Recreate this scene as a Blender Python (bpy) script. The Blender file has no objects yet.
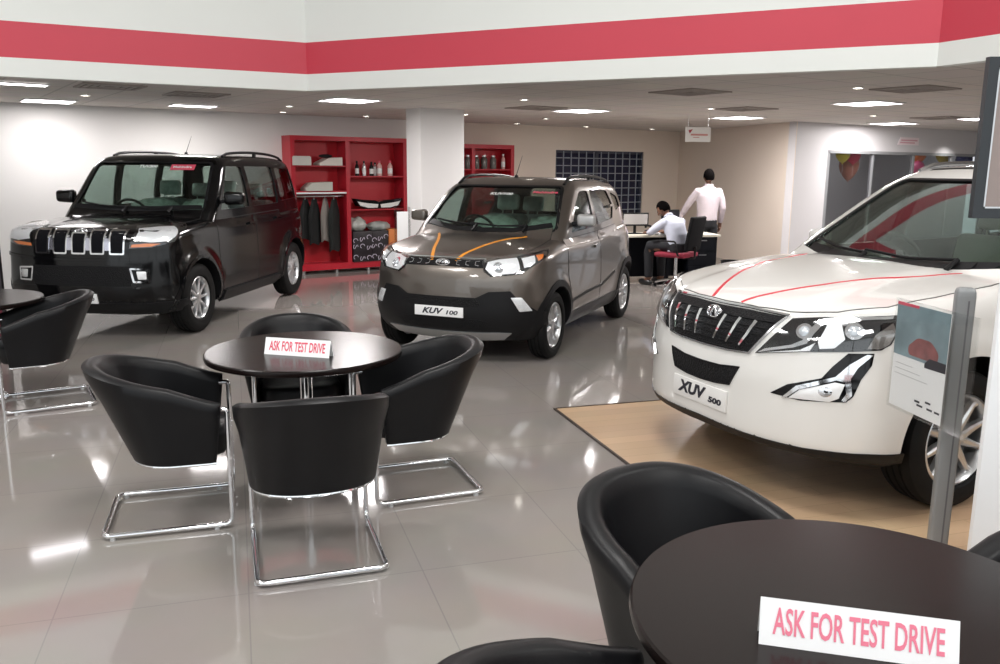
import bpy, bmesh, math, random
import numpy as np
from mathutils import Vector, Matrix
from mathutils.bvhtree import BVHTree
from mathutils.geometry import delaunay_2d_cdt
random.seed(7)
C = bpy.context.scene.collection
PI = math.pi
R = math.radians
# ------------------------------------------------------------ camera
FPX, PITCH, ROLL, HC = 847.35, R(10.963), R(-0.509), 1.7083
cr_, sr_, cp_, sp_ = math.cos(ROLL), math.sin(ROLL), math.cos(PITCH), math.sin(PITCH)
RIGHT = Vector((1, 0, 0)); FWD = Vector((0, cp_, -sp_)); UP = Vector((0, sp_, cp_))
IX = RIGHT * cr_ - UP * sr_
IY = RIGHT * sr_ + UP * cr_
camd = bpy.data.cameras.new('camera'); cam = bpy.data.objects.new('camera', camd); C.objects.link(cam)
camd.sensor_width = 36; camd.lens = FPX / 1000 * 36; camd.clip_start = 0.05; camd.clip_end = 200
M3 = Matrix((IX, IY, -FWD)).transposed()
cam.matrix_world = Matrix.Translation((0, 0, HC)) @ M3.to_4x4()
bpy.context.scene.camera = cam
EYE = Vector((0, 0, HC))
def ray(px, py):
    return (FWD + IX * ((px - 500) / FPX) + IY * ((332 - py) / FPX))
def at_z(px, py, z):
    d = ray(px, py); return EYE + d * ((z - HC) / d.z)
def at_y(px, py, Y):
    d = ray(px, py); return EYE + d * (Y / d.y)
def at_wall(px, py, P, Q, off=0.0):
    P = Vector((P[0], P[1], 0)); Q = Vector((Q[0], Q[1], 0)); t = (Q - P).normalized(); n = Vector((t.y, -t.x, 0))
    P = P + n * off
    d = ray(px, py); k = (P - EYE).dot(n) / d.dot(n); return EYE + d * k

# ------------------------------------------------------------ materials
MATS = {}
def mat(name, col=(.5, .5, .5), rough=.5, metal=0., coat=0., emit=None, es=1., spec=.5, noise=None, bump=None, trans=0., alpha=1.):
    if name in MATS: return MATS[name]
    m = bpy.data.materials.new(name); m.use_nodes = True; nt = m.node_tree; b = nt.nodes['Principled BSDF']
    b.inputs['Base Color'].default_value = (*col, 1); b.inputs['Roughness'].default_value = rough
    b.inputs['Metallic'].default_value = metal; b.inputs['Coat Weight'].default_value = coat
    b.inputs['Coat Roughness'].default_value = .03; b.inputs['Specular IOR Level'].default_value = spec
    if trans: b.inputs['Transmission Weight'].default_value = trans
    if alpha < 1: b.inputs['Alpha'].default_value = alpha
    if emit: b.inputs['Emission Color'].default_value = (*emit, 1); b.inputs['Emission Strength'].default_value = es
    tc = nt.nodes.new('ShaderNodeTexCoord')
    if noise:   # (scale, amount)
        n = nt.nodes.new('ShaderNodeTexNoise'); n.inputs['Scale'].default_value = noise[0]; n.inputs['Detail'].default_value = 4
        nt.links.new(tc.outputs['Object'], n.inputs['Vector'])
        mx = nt.nodes.new('ShaderNodeMix'); mx.data_type = 'RGBA'
        a = noise[1]
        mx.inputs['A'].default_value = (*[c * (1 - a) for c in col], 1); mx.inputs['B'].default_value = (*[min(1, c * (1 + a)) for c in col], 1)
        nt.links.new(n.outputs['Fac'], mx.inputs['Factor']); nt.links.new(mx.outputs['Result'], b.inputs['Base Color'])
    if bump:
        n = nt.nodes.new('ShaderNodeTexNoise'); n.inputs['Scale'].default_value = bump[0]; n.inputs['Detail'].default_value = 3
        nt.links.new(tc.outputs['Object'], n.inputs['Vector'])
        bp = nt.nodes.new('ShaderNodeBump'); bp.inputs['Strength'].default_value = bump[1]; bp.inputs['Distance'].default_value = bump[2]
        nt.links.new(n.outputs['Fac'], bp.inputs['Height']); nt.links.new(bp.outputs['Normal'], b.inputs['Normal'])
    MATS[name] = m; return m
def glassmat(name, tint=(.8, .9, .85), gl=1.0):
    m = bpy.data.materials.new(name); m.use_nodes = True; nt = m.node_tree; nt.nodes.clear()
    o = nt.nodes.new('ShaderNodeOutputMaterial'); t = nt.nodes.new('ShaderNodeBsdfTransparent'); g = nt.nodes.new('ShaderNodeBsdfGlossy')
    t.inputs[0].default_value = (*tint, 1); g.inputs['Roughness'].default_value = .02; g.inputs['Color'].default_value = (1, 1, 1, 1)
    lw = nt.nodes.new('ShaderNodeLayerWeight'); lw.inputs[0].default_value = .5
    pw = nt.nodes.new('ShaderNodeMath'); pw.operation = 'POWER'; pw.inputs[1].default_value = 5
    mu = nt.nodes.new('ShaderNodeMath'); mu.operation = 'MULTIPLY_ADD'; mu.inputs[1].default_value = .9; mu.inputs[2].default_value = .035 * gl; mu.use_clamp = True
    nt.links.new(lw.outputs['Facing'], pw.inputs[0])
    x = nt.nodes.new('ShaderNodeMixShader')
    nt.links.new(pw.outputs[0], mu.inputs[0]); nt.links.new(mu.outputs[0], x.inputs[0]); nt.links.new(t.outputs[0], x.inputs[1]); nt.links.new(g.outputs[0], x.inputs[2])
    nt.links.new(x.outputs[0], o.inputs[0]); MATS[name] = m; return m
def carpaint(name, col, metal=0., flake=0., rough=.35, coat=1.0):
    m = mat(name, col, rough, metal, coat)
    if flake:
        nt = m.node_tree; b = nt.nodes['Principled BSDF']; tc = nt.nodes.new('ShaderNodeTexCoord')
        n = nt.nodes.new('ShaderNodeTexNoise'); n.inputs['Scale'].default_value = 900
        rr = nt.nodes.new('ShaderNodeMapRange'); rr.inputs['To Min'].default_value = rough - .07; rr.inputs['To Max'].default_value = rough + .07
        nt.links.new(tc.outputs['Object'], n.inputs['Vector']); nt.links.new(n.outputs['Fac'], rr.inputs['Value']); nt.links.new(rr.outputs[0], b.inputs['Roughness'])
    return m
def tilemat(name, c1, cm, w, h, rot, mortar, rough, org=(0, 0), offset=0.0, bumpy=0., coords='Object', spec=.5, var=.04):
    m = mat(name, c1, rough, spec=spec); nt = m.node_tree; b = nt.nodes['Principled BSDF']
    tc = nt.nodes.new('ShaderNodeTexCoord'); mp = nt.nodes.new('ShaderNodeMapping'); mp.vector_type = 'TEXTURE'
    mp.inputs['Rotation'].default_value = (0, 0, rot); mp.inputs['Location'].default_value = (org[0], org[1], 0)
    br = nt.nodes.new('ShaderNodeTexBrick'); br.offset = offset; br.squash = 1
    br.inputs['Scale'].default_value = 1; br.inputs['Brick Width'].default_value = w; br.inputs['Row Height'].default_value = h
    br.inputs['Mortar Size'].default_value = mortar; br.inputs['Mortar Smooth'].default_value = .1; br.inputs['Bias'].default_value = 0
    br.inputs['Color1'].default_value = (*[c * (1 + var) for c in c1], 1); br.inputs['Color2'].default_value = (*[c * (1 - var) for c in c1], 1); br.inputs['Mortar'].default_value = (*cm, 1)
    nt.links.new(tc.outputs[coords], mp.inputs['Vector']); nt.links.new(mp.outputs[0], br.inputs['Vector'])
    nz = nt.nodes.new('ShaderNodeTexNoise'); nz.inputs['Scale'].default_value = 2.2; nz.inputs['Detail'].default_value = 5
    nt.links.new(tc.outputs[coords], nz.inputs['Vector'])
    mx = nt.nodes.new('ShaderNodeMix'); mx.data_type = 'RGBA'; mx.blend_type = 'MULTIPLY'; mx.inputs['Factor'].default_value = .12
    nt.links.new(br.outputs['Color'], mx.inputs['A']); nt.links.new(nz.outputs['Color'], mx.inputs['B']); nt.links.new(mx.outputs['Result'], b.inputs['Base Color'])
    return m
WHITE = mat('white_wall_paint', (.80, .79, .77), .6, noise=(1.2, .02))
CREAM = mat('cream_wall_paint', (.80, .71, .62), .6, noise=(1.2, .02))
FASC = mat('fascia_white_paint', (.76, .78, .75), .5, noise=(1.0, .015))
REDB = mat('red_band_paint', (.56, .045, .075), .45, noise=(2., .03))
REDP = mat('red_shelf_laminate', (.44, .012, .026), .35, noise=(3., .04))
CHROME = mat('polished_chrome', (.85, .86, .88), .07, 1.0)
DCHROME = mat('satin_chrome', (.55, .56, .58), .25, 1.0)
STEEL = mat('alloy_silver', (.62, .63, .64), .28, .9)
LEATHER = mat('black_leatherette', (.0045, .0045, .0055), .40, spec=.28, bump=(260, .25, .001), noise=(6, .15))
TOPM = mat('dark_wenge_laminate', (.009, .0055, .005), .24, spec=.2, noise=(8, .2))
BLACKP = mat('black_plastic', (.008, .008, .009), .45, spec=.25)
GLOSSB = mat('gloss_black', (.004, .004, .005), .08, spec=.4)
RUBBER = mat('tyre_rubber', (.007, .007, .007), .7, spec=.2, bump=(120, .2, .002))
DARK = mat('dark_interior_trim', (.010, .010, .011), .7, spec=.2)
GREYF = mat('grey_seat_fabric', (.16, .18, .17), .8, noise=(30, .2))
PLASTW = mat('clear_plastic_wrap', (.50, .58, .53), .22, bump=(18, .9, .02), noise=(14, .4))
PAPER = mat('white_card', (.88, .88, .88), .5, noise=(3, .01))
REDT = mat('pink_red_print', (.74, .09, .15), .5)
BLKT = mat('black_print', (.02, .02, .03), .5)
WHT = mat('white_print', (.85, .87, .86), .5)
LAMPW = mat('lamp_reflector', (.92, .93, .94), .30, .25)
LENS = glassmat('headlamp_lens', (.98, .985, .99), 1.3)
GLASS2 = glassmat('tinted_rear_glass', (.66, .70, .69), 1.2)
GLASS = glassmat('car_window_glass', (.74, .82, .78), 1.4)
CLEAR = glassmat('clear_acrylic', (.975, .98, .98), 1.)
ORANGE = mat('orange_indicator', (.85, .22, .03), .3)
GREYM = mat('grey_powder_coat', (.30, .31, .32), .4, .2, noise=(4, .04))

# ------------------------------------------------------------ tagging and mesh helpers
def link(o, parent=None):
    C.objects.link(o)
    if parent is not None: o.parent = parent
    return o
def tag(o, label=None, cat=None, group=None, kind=None):
    if label: o['label'] = label
    if cat: o['category'] = cat
    if group: o['group'] = group
    if kind: o['kind'] = kind
    return o
def empty(name, loc=(0, 0, 0), rz=0., label=None, cat=None, group=None):
    o = bpy.data.objects.new(name, None); o.empty_display_size = .1; link(o); o.location = loc; o.rotation_euler = (0, 0, rz)
    return tag(o, label, cat, group)
def mesh_obj(name, verts, faces, m, parent=None, smooth=True, auto=None):
    me = bpy.data.meshes.new(name); me.from_pydata([tuple(v) for v in verts], [], [tuple(f) for f in faces]); me.update()
    o = bpy.data.objects.new(name, me); me.materials.append(m); link(o, parent)
    if smooth:
        for p in me.polygons: p.use_smooth = True
        if auto is not None:
            try: me.set_sharp_from_angle(angle=R(auto))
            except Exception: pass
    return o
class MB:
    """collects shapes into one mesh"""
    def __init__(s): s.v = []; s.f = []
    def add(s, vs, fs):
        b = len(s.v); s.v += [Vector(v) for v in vs]; s.f += [tuple(i + b for i in f) for f in fs]; return s
    def box(s, x0, x1, y0, y1, z0, z1, M=None, bev=0.):
        if bev > 0:
            bm = bmesh.new(); bmesh.ops.create_cube(bm, size=1)
            for v in bm.verts: v.co = Vector(((x0 + x1) / 2 + v.co.x * (x1 - x0), (y0 + y1) / 2 + v.co.y * (y1 - y0), (z0 + z1) / 2 + v.co.z * (z1 - z0)))
            bmesh.ops.bevel(bm, geom=bm.edges[:], offset=bev, segments=2, affect='EDGES', profile=.6)
            bm.verts.ensure_lookup_table(); vs = [v.co.copy() for v in bm.verts]
            for i, v in enumerate(bm.verts): v.index = i
            fs = [[v.index for v in f.verts] for f in bm.faces]; bm.free()
        else:
            vs = [Vector((x, y, z)) for x in (x0, x1) for y in (y0, y1) for z in (z0, z1)]
            fs = [(0, 1, 3, 2), (4, 6, 7, 5), (0, 4, 5, 1), (2, 3, 7, 6), (0, 2, 6, 4), (1, 5, 7, 3)]
        if M is not None: vs = [M @ v for v in vs]
        return s.add(vs, fs)
    def tube(s, pts, r, n=12, closed=False, cap=True):
        pts = [Vector(p) for p in pts]; N = len(pts); rs = r if isinstance(r, (list, tuple)) else [r] * N
        vs = []; up = None
        for i, p in enumerate(pts):
            if closed: t = (pts[(i + 1) % N] - pts[i - 1]).normalized()
            else: t = (pts[min(i + 1, N - 1)] - pts[max(i - 1, 0)]).normalized()
            if up is None:
                a = Vector((0, 0, 1)) if abs(t.z) < .9 else Vector((1, 0, 0)); up = (a - t * a.dot(t)).normalized()
            else:
                up = (up - t * up.dot(t)).normalized()
            w = t.cross(up)
            vs += [p + (up * math.cos(2 * PI * k / n) + w * math.sin(2 * PI * k / n)) * rs[i] for k in range(n)]
        fs = []
        for i in range(N if closed else N - 1):
            j = (i + 1) % N
            fs += [(i * n + k, i * n + (k + 1) % n, j * n + (k + 1) % n, j * n + k) for k in range(n)]
        if cap and not closed: fs += [tuple(range(n))[::-1], tuple(range((N - 1) * n, N * n))]
        return s.add(vs, fs)
    def lathe(s, prof, n=48, M=None, closed=False):
        """prof: (r, z) list revolved around z"""
        vs = [Vector((r * math.cos(2 * PI * k / n), r * math.sin(2 * PI * k / n), z)) for r, z in prof for k in range(n)]
        fs = []; N = len(prof)
        for i in range(N if closed else N - 1):
            j = (i + 1) % N
            fs += [(i * n + k, i * n + (k + 1) % n, j * n + (k + 1) % n, j * n + k) for k in range(n)]
        if not closed:
            if prof[0][0] > 0: fs.append(tuple(range(n))[::-1])
            if prof[-1][0] > 0: fs.append(tuple(range((N - 1) * n, N * n)))
        if M is not None: vs = [M @ v for v in vs]
        return s.add(vs, fs)
    def prism(s, poly, z0, z1, M=None):
        n = len(poly); vs = [Vector((x, y, z0)) for x, y in poly] + [Vector((x, y, z1)) for x, y in poly]
        fs = [tuple(range(n))[::-1], tuple(range(n, 2 * n))] + [(i, (i + 1) % n, n + (i + 1) % n, n + i) for i in range(n)]
        if M is not None: vs = [M @ v for v in vs]
        return s.add(vs, fs)
    def ball(s, c, r, n=14, sc=(1, 1, 1)):
        bm = bmesh.new(); bmesh.ops.create_uvsphere(bm, u_segments=n * 2, v_segments=n, radius=r)
        for i, v in enumerate(bm.verts): v.index = i
        vs = [Vector(c) + Vector((v.co.x * sc[0], v.co.y * sc[1], v.co.z * sc[2])) for v in bm.verts]; fs = [[v.index for v in f.verts] for f in bm.faces]; bm.free()
        return s.add(vs, fs)
    def build(s, name, m, parent=None, auto=35, smooth=True):
        return mesh_obj(name, s.v, s.f, m, parent, smooth, auto)
def fillet(pts, rad, n=6, closed=False):
    """round the corners of a 3D polyline"""
    pts = [Vector(p) for p in pts]; N = len(pts); out = []
    for i, p in enumerate(pts):
        if not closed and i in (0, N - 1): out.append(p); continue
        a = pts[i - 1]; b = pts[(i + 1) % N]; da = a - p; db = b - p
        r = min(rad, da.length * .45, db.length * .45); A = p + da.normalized() * r; B = p + db.normalized() * r
        for k in range(n + 1):
            t = k / n; out.append(A * (1 - t) ** 2 + p * 2 * t * (1 - t) + B * t * t)
    return out
def round_poly(poly, rad, n=4):
    return [(v.x, v.y) for v in fillet([Vector((x, y, 0)) for x, y in poly], rad, n, True)]
def text_mb(body, size=1., ext=.001, shear=0., bold=0., width=None, align='CENTER'):
    cu = bpy.data.curves.new('t', 'FONT'); cu.body = body; cu.size = size; cu.extrude = ext; cu.shear = shear; cu.offset = bold; cu.align_x = align; cu.align_y = 'CENTER'; cu.resolution_u = 3
    o = bpy.data.objects.new('t', cu); C.objects.link(o); bpy.context.view_layer.update()
    me = bpy.data.meshes.new_from_object(o.evaluated_get(bpy.context.evaluated_depsgraph_get()))
    vs = [v.co.copy() for v in me.vertices]; fs = [tuple(p.vertices) for p in me.polygons]
    bpy.data.objects.remove(o); bpy.data.curves.remove(cu); bpy.data.meshes.remove(me)
    if width:
        xs = [v.x for v in vs]; w = max(xs) - min(xs); k = width / w
        c = (max(xs) + min(xs)) / 2
        for v in vs: v.x = (v.x - c) * k
    m = MB(); m.add(vs, fs); return m
def frame_mat(o, x, y):
    """matrix whose local x, y axes are x, y (z = x cross y), at o"""
    x = Vector(x).normalized(); z = x.cross(Vector(y)).normalized(); y = z.cross(x)
    m = Matrix((x, y, z)).transposed().to_4x4(); m.translation = Vector(o); return m
def xform(mb, M):
    mb.v = [M @ v for v in mb.v]; return mb
def copy_tree(o, parent=None):
    c = o.copy(); C.objects.link(c)
    if parent is not None: c.parent = parent
    for ch in list(o.children): copy_tree(ch, c)
    return c
# ============================================================ ROOM
ZC = 2.5
WA = Vector((-6.59, 11.48)); WB = Vector((3.84, 18.74)); WC = Vector((4.86, 14.36)); WD = Vector((7.23, 15.83))
wdir = (WB - WA).normalized(); pdir = (WD - WC).normalized()
WA0 = WA - wdir * 6.7                       # far left end of the back wall
WD1 = WC + pdir * 9.0
ANG_S = math.atan2(0.575, 0.818)            # structural grid of ceiling and pillars
ANG_T = R(17.3)                             # floor tile grid
FLOORM = tilemat('polished_floor_tile', (.295, .270, .250), (.24, .222, .21), .72, .72, ANG_T, .0028, .07, org=(.408, 5.884), spec=.62, var=.02)
WOODM = tilemat('oak_laminate_plank', (.58, .40, .25), (.40, .26, .16), 1.25, .12, ANG_T, .0015, .34, org=(.408, 5.884), offset=.37, var=.06)
CEILM = tilemat('ceiling_grid_tile', (.66, .62, .58), (.48, .46, .43), .6, .6, ANG_S, .012, .8, org=(0.3, 0.15), var=.015)
ACEILM = mat('atrium_ceiling_paint', (.80, .80, .79), .7, noise=(1, .02))
def struct(o): o['kind'] = 'structure'; return o
def quad_wall(name, P, Q, z0, z1, m, th=.12, side=1):
    """wall between floor points P and Q; visible face on the P-Q line, thickness behind it"""
    P = Vector((P[0], P[1])); Q = Vector((Q[0], Q[1])); t = (Q - P).normalized(); n = Vector((-t.y, t.x)) * side
    mb = MB(); a, b, c, d = P, Q, Q + n * th, P + n * th
    mb.prism([(a.x, a.y), (b.x, b.y), (c.x, c.y), (d.x, d.y)], z0, z1)
    return struct(mb.build(name, m, auto=20, smooth=False))
XL, XR, YB = -12.1, 12.6, -5.0
fl = MB(); fl.box(XL - .3, XR + .3, YB, 24, -.12, 0); struct(fl.build('floor', FLOORM, smooth=False))
# back wall with a window opening
def wpx(px, py, off=0.): return at_wall(px, py, WA, WB, off)
wl = wpx(556, 151); wr = wpx(644, 151); wb = wpx(641, 216)
s0 = (wl.xy - WA).dot(wdir); s1 = (wr.xy - WA).dot(wdir); wz1 = (wl.z + wr.z) / 2; wz0 = wb.z
def wp(s, z=0, off=0.):
    n = Vector((wdir.y, -wdir.x)); p = WA + wdir * s + n * off; return Vector((p.x, p.y, z))
L0 = (WA0 - WA).dot(wdir); L1 = (WB - WA).length
mb = MB(); MW = frame_mat((WA.x, WA.y, 0), (wdir.x, wdir.y, 0), (-wdir.y, wdir.x, 0))   # local x along wall, y into the wall
SPL = 6.2
mb.box(L0, SPL, 0, .2, 0, ZC, MW); struct(mb.build('wall_back', WHITE, smooth=False)); mb = MB()
mb.box(SPL, s0, 0, .2, 0, ZC, MW).box(s1, L1, 0, .2, 0, ZC, MW).box(s0, s1, 0, .2, 0, wz0, MW).box(s0, s1, 0, .2, wz1, ZC, MW)
struct(mb.build('wall_back', CREAM, smooth=False))
# window_1: dark glass behind white square bars
mb = MB(); f = .05
mb.box(s0, s1, .03, .1, wz0, wz0 + f, MW).box(s0, s1, .03, .1, wz1 - f, wz1, MW).box(s0, s0 + f, .03, .1, wz0, wz1, MW).box(s1 - f, s1, .03, .1, wz0, wz1, MW)
sm = s0 + (s1 - s0) * .46
mb.box(sm - .04, sm + .04, .03, .1, wz0, wz1, MW)
win = struct(mb.build('window_1', mat('window_frame_blue_grey', (.05, .06, .09), .4), smooth=False))
mb = MB(); nx = 12; nz = 9
for i in range(1, nx): x = s0 + (s1 - s0) * i / nx; mb.box(x - .008, x + .008, .0, .016, wz0 + .02, wz1 - .02, MW)
for i in range(1, nz): z = wz0 + (wz1 - wz0) * i / nz; mb.box(s0 + .02, s1 - .02, .004, .02, z - .008, z + .008, MW)
mb.build('window_grille', mat('grille_grey', (.32, .36, .42), .5), win, smooth=False)
mb = MB(); mb.box(s0, s1, .11, .12, wz0, wz1, MW); mb.build('window_pane', mat('night_blue_glass', (.012, .016, .05), .12), win, smooth=False)
# other walls
quad_wall('wall_right', (WB.x, WB.y), (WC.x, WC.y), 0, ZC, CREAM, th=.015)
HZ = at_wall(828, 150, WC, WD).z                       # underside of the header over the glass partition
psx = (at_wall(828, 150, WC, WD).xy - WC).dot(pdir)    # partition starts here
MP = frame_mat((WC.x, WC.y, 0), (pdir.x, pdir.y, 0), (-pdir.y, pdir.x, 0))
mb = MB(); mb.box(0, psx, 0, .15, 0, ZC, MP).box(psx, 9.0, 0, .15, HZ, ZC, MP); struct(mb.build('wall_partition', mat('partition_white', (.62, .61, .62), .5), smooth=False))
quad_wall('wall_left', (XL, YB), (XL, 7.8), 0, 6.0, WHITE, side=1)
quad_wall('wall_far_right', (XR, YB), (XR, 20.0), 0, 6.0, WHITE, side=-1)
# the meeting room behind the glass partition
mb = MB(); mb.box(.9, 9.0, 2.2, 2.3, 0, ZC, MP); struct(mb.build('wall_meeting_room', mat('meeting_room_grey', (.50, .50, .50), .5, noise=(1.5, .05)), smooth=False))
gp = empty('glass_partition', (WC.x, WC.y, 0), 0, 'grey metal framed glass partition with balloons hanging behind its panes', 'partition')
MPi = Matrix.Translation((-WC.x, -WC.y, 0)) @ MP
mb = MB(); mb.box(psx, psx + .07, .0, .1, 0, HZ, MPi).box(psx, 9, 0, .1, HZ - .05, HZ, MPi).box(psx, 9, 0, .1, 0, .06, MPi); mb.build('frame', GREYM, gp, smooth=False)
for k in range(1, 7):
    x = psx + .07 + 1.22 * k
    mb = MB(); mb.box(x - .02, x + .02, .02, .08, .06, HZ - .05, MPi); mb.build('mullion', GREYM, gp, smooth=False)
frost = glassmat('smoked_glass', (.80, .80, .82), 1.5)
ld = bpy.data.lights.new('meeting_room_fill_light', 'AREA'); ld.size = 1.2; ld.energy = 13; lo = bpy.data.objects.new('meeting_room_fill_light', ld); C.objects.link(lo); q_ = WC + pdir * 3.2 + Vector((-pdir.y, pdir.x)) * 1.2; lo.location = (q_.x, q_.y, ZC - .05)  # added fill light, lifts the dark room seen through the glass
for k in range(0, 7):
    x = psx + .07 + 1.22 * k
    mb = MB(); mb.box(x + .021, x + 1.199, .045, .053, .06, HZ - .05, MPi); mb.build('glass_pane', frost, gp, smooth=False)
# fascia round the double-height hall
FP = [Vector((-12.0, 4.27)), Vector((-2.067, 9.295)), Vector((3.291, 6.674)), Vector((3.495, 6.217)), Vector((8.5, -4.94))]
ZT = 6.0; RB0, RB1 = 2.657, 2.975
FQ = [p + (Vector((0, 3)) - p).normalized() * .03 for p in FP]
for i in range(4):
    P, Q = FQ[i], FQ[i + 1]
    nm = 'wall_fascia'
    quad_wall(nm, P, Q, ZC - .012, RB0, FASC, .1); quad_wall(nm, P, Q, RB1, ZT, FASC, .1); quad_wall('trim_1', P, Q, RB0, RB1, REDB, .1)
# low ceiling and hall ceiling
cp = [(p.x, p.y) for p in FP] + [(XR + .1, -4.94), (XR + .1, 20.2), (WD1.x, WD1.y + .2)]
mb = MB()
poly = [(XL - .1, 4.2)] + [(p.x, p.y) for p in FP] + [(XR + .1, -4.94), (XR + .1, 24), (3.9, 24), (XL - .1, 9)]
mb.prism(poly, ZC, ZC + .08); struct(mb.build('ceiling', CEILM, smooth=False))
mb = MB(); mb.box(XL, XR, YB, 9.6, ZT, ZT + .1); struct(mb.build('ceiling', ACEILM, smooth=False))
# tall shopfront mullions behind the photographer
mb = MB()
for k in range(0, 11): x = XL + (XR - XL) * k / 10; mb.box(x - .04, x + .04, YB, YB + .12, 0, ZT)
for z in (0, 2.6, ZT - .1): mb.box(XL, XR, YB + .01, YB + .11, z, z + .1)
struct(mb.build('window_2', GREYM, smooth=False))
# pillar
pc = at_z(420.5, 107.6, ZC).xy; ax = Vector((math.cos(ANG_S), math.sin(ANG_S))); ay = Vector((-ax.y, ax.x)); pw = .70; pl = .40
mb = MB(); q = [pc, pc + ax * pw, pc + ax * pw + ay * pl, pc + ay * pl]
mb.prism([(v.x, v.y) for v in q], 0, ZC); struct(mb.build('wall_pillar', mat('pillar_white', (.68, .67, .66), .55, noise=(1, .02)), smooth=False))

# ------------------------------------------------------------ ceiling lights
EMW = mat('lit_diffuser', (.9, .9, .9), .5, emit=(1., .96, 1.), es=9)
panels = [((15, 82.5), 'at the top left corner of the photo', .6), ((48, 100.2), 'close to the left wall above the black car', .6), ((193, 105), 'beside the grey open ceiling tile', .6), ((349, 99.5), 'in front of the white pillar', .6),
          ((581, 110), 'above the rear of the grey car', .6), ((738, 117), 'near the hanging sign and the standing man', .6), ((868, 102.5), 'largest and nearest on the right side', .66), ((893, 122.8), 'against the glass partition wall', .6), ((985, 118), 'behind the dark screen frame', .6)]
def ceiling_panel():
    r = empty('ceiling_light', (0, 0, 0))
    mb = MB(); h = .3
    mb.box(-h, h, -h, -h + .02, -.02, -.001).box(-h, h, h - .02, h, -.02, -.001).box(-h, -h + .02, -h + .02, h - .02, -.02, -.001).box(h - .02, h, -h + .02, h - .02, -.02, -.001)
    mb.build('frame', WHITE, r, smooth=False)
    mb = MB(); mb.box(-h + .021, h - .021, -h + .021, h - .021, -.016, -.002); mb.build('diffuser', EMW, r, smooth=False)
    return r
p0 = ceiling_panel()
for i, (px, wh, sz) in enumerate(panels):
    o = p0 if i == 0 else copy_tree(p0)
    c = at_z(px[0], px[1], ZC); o.location = c; o.rotation_euler = (0, 0, ANG_S); o.scale = (1, .4, 1) if i == 0 else (1, .6, 1) if i == 2 else (1, 1, 1)
    tag(o, 'square lit white ceiling panel ' + wh, 'ceiling light', 'square ceiling light panels')
    ld = bpy.data.lights.new('panel_lamp', 'AREA'); ld.size = .55; ld.energy = (0.01, 14, 30, 50, 68, 72, 60, 45, 50)[i]; ld.color = (1, .95, .93); lo = bpy.data.objects.new('panel_lamp', ld); C.objects.link(lo); lo.location = (c.x, c.y, ZC - .03)
def downlight():
    mb = MB(); mb.lathe([(.055, -.001), (.055, -.014), (.045, -.014), (.043, -.004)], 20); r = mb.build('downlight', WHITE)
    mb = MB(); mb.lathe([(0, -.004), (.042, -.004), (.042, -.009), (0, -.009)], 20); mb.build('lamp', mat('lit_spot', (.9, .9, .9), .5, emit=(1, .95, .85), es=14), r)
    return r
downs = [((85, 94.5), 'beside the lit panel near the left wall'), ((289, 105.5), 'nearer of the pair above the red shelves'), ((283, 111.5), 'farther of the pair above the red shelves'), ((366, 115.5), 'just left of the pillar top'), ((465, 114), 'touching the right side of the pillar top'),
         ((524, 99), 'faint one nearest the red band over the grey car'), ((517, 123), 'above the antenna of the grey car'), ((546, 118), 'in front of the lit panel over the grey car'), ((586, 126), 'directly above the barred window'), ((652, 128.5), 'in the far ceiling right of the barred window'), ((711, 108), 'in front of the panel by the hanging sign'), ((858, 87), 'nearest one on the right, left of the grey vent'), ((873, 115), 'between two lit panels near the partition')]
d0 = downlight()
for i, (px, wh) in enumerate(downs):
    o = d0 if i == 0 else copy_tree(d0)
    o.location = at_z(px[0], px[1], ZC); tag(o, 'small round ceiling downlight ' + wh, 'ceiling light', 'round ceiling downlights')
# two wall-washing spots in front of the partition header
for px, py in ((858, 128), (962, 129)):
    c = at_z(px, py, ZC); n = Vector((pdir.y, -pdir.x)); c = Vector((c.x, c.y, 0)) + Vector((n.x, n.y, 0)) * .12
    ld = bpy.data.lights.new('wall_wash_lamp', 'SPOT'); ld.energy = 60; ld.spot_size = R(115); ld.spot_blend = .8; ld.shadow_soft_size = .05; ld.color = (1, .97, .93)
    lo = bpy.data.objects.new('wall_wash_lamp', ld); C.objects.link(lo); lo.location = (c.x, c.y, ZC - .04); lo.rotation_euler = (0, 0, 0)
# grey louvred air diffusers
VENTM = mat('vent_grey', (.34, .30, .27), .6)
def vent():
    r = empty('ceiling_vent', (0, 0, 0)); mb = MB()
    for k in range(4):
        h = .3 - k * .07; g = h - .035
        mb.box(-h, h, -h, -g, -.014 + k * .002, -.001).box(-h, h, g, h, -.014 + k * .002, -.001).box(-h, -g, -g, g, -.014 + k * .002, -.001).box(g, h, -g, g, -.014 + k * .002, -.001)
    mb.build('louvre', VENTM, r, smooth=False); mb = MB(); mb.box(-.29, .29, -.29, .29, -.003, -.0005); mb.build('backing', mat('vent_dark', (.14, .125, .11), .8), r, smooth=False)
    return r
v0 = vent()
for i, (px, wh) in enumerate([((915, 88.5), 'nearest and largest, right of a downlight'), ((940, 117.5), 'far right, by the screen frame'), ((690, 91.5), 'in the middle of the ceiling left of the standing man'), ((196, 94), 'above the black car next to the lit panel'), ((536, 107.5), 'left of the lit panel over the grey car'), ((745, 108.5), 'behind the downlight near the hanging sign'), ((110, 86), 'between the left panels and the white fascia')]):
    o = v0 if i == 0 else copy_tree(v0)
    c = at_z(px[0], px[1], ZC); o.location = c; o.rotation_euler = (0, 0, ANG_S); tag(o, 'square grey louvred ceiling vent ' + wh, 'vent', 'square ceiling vents')

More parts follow.
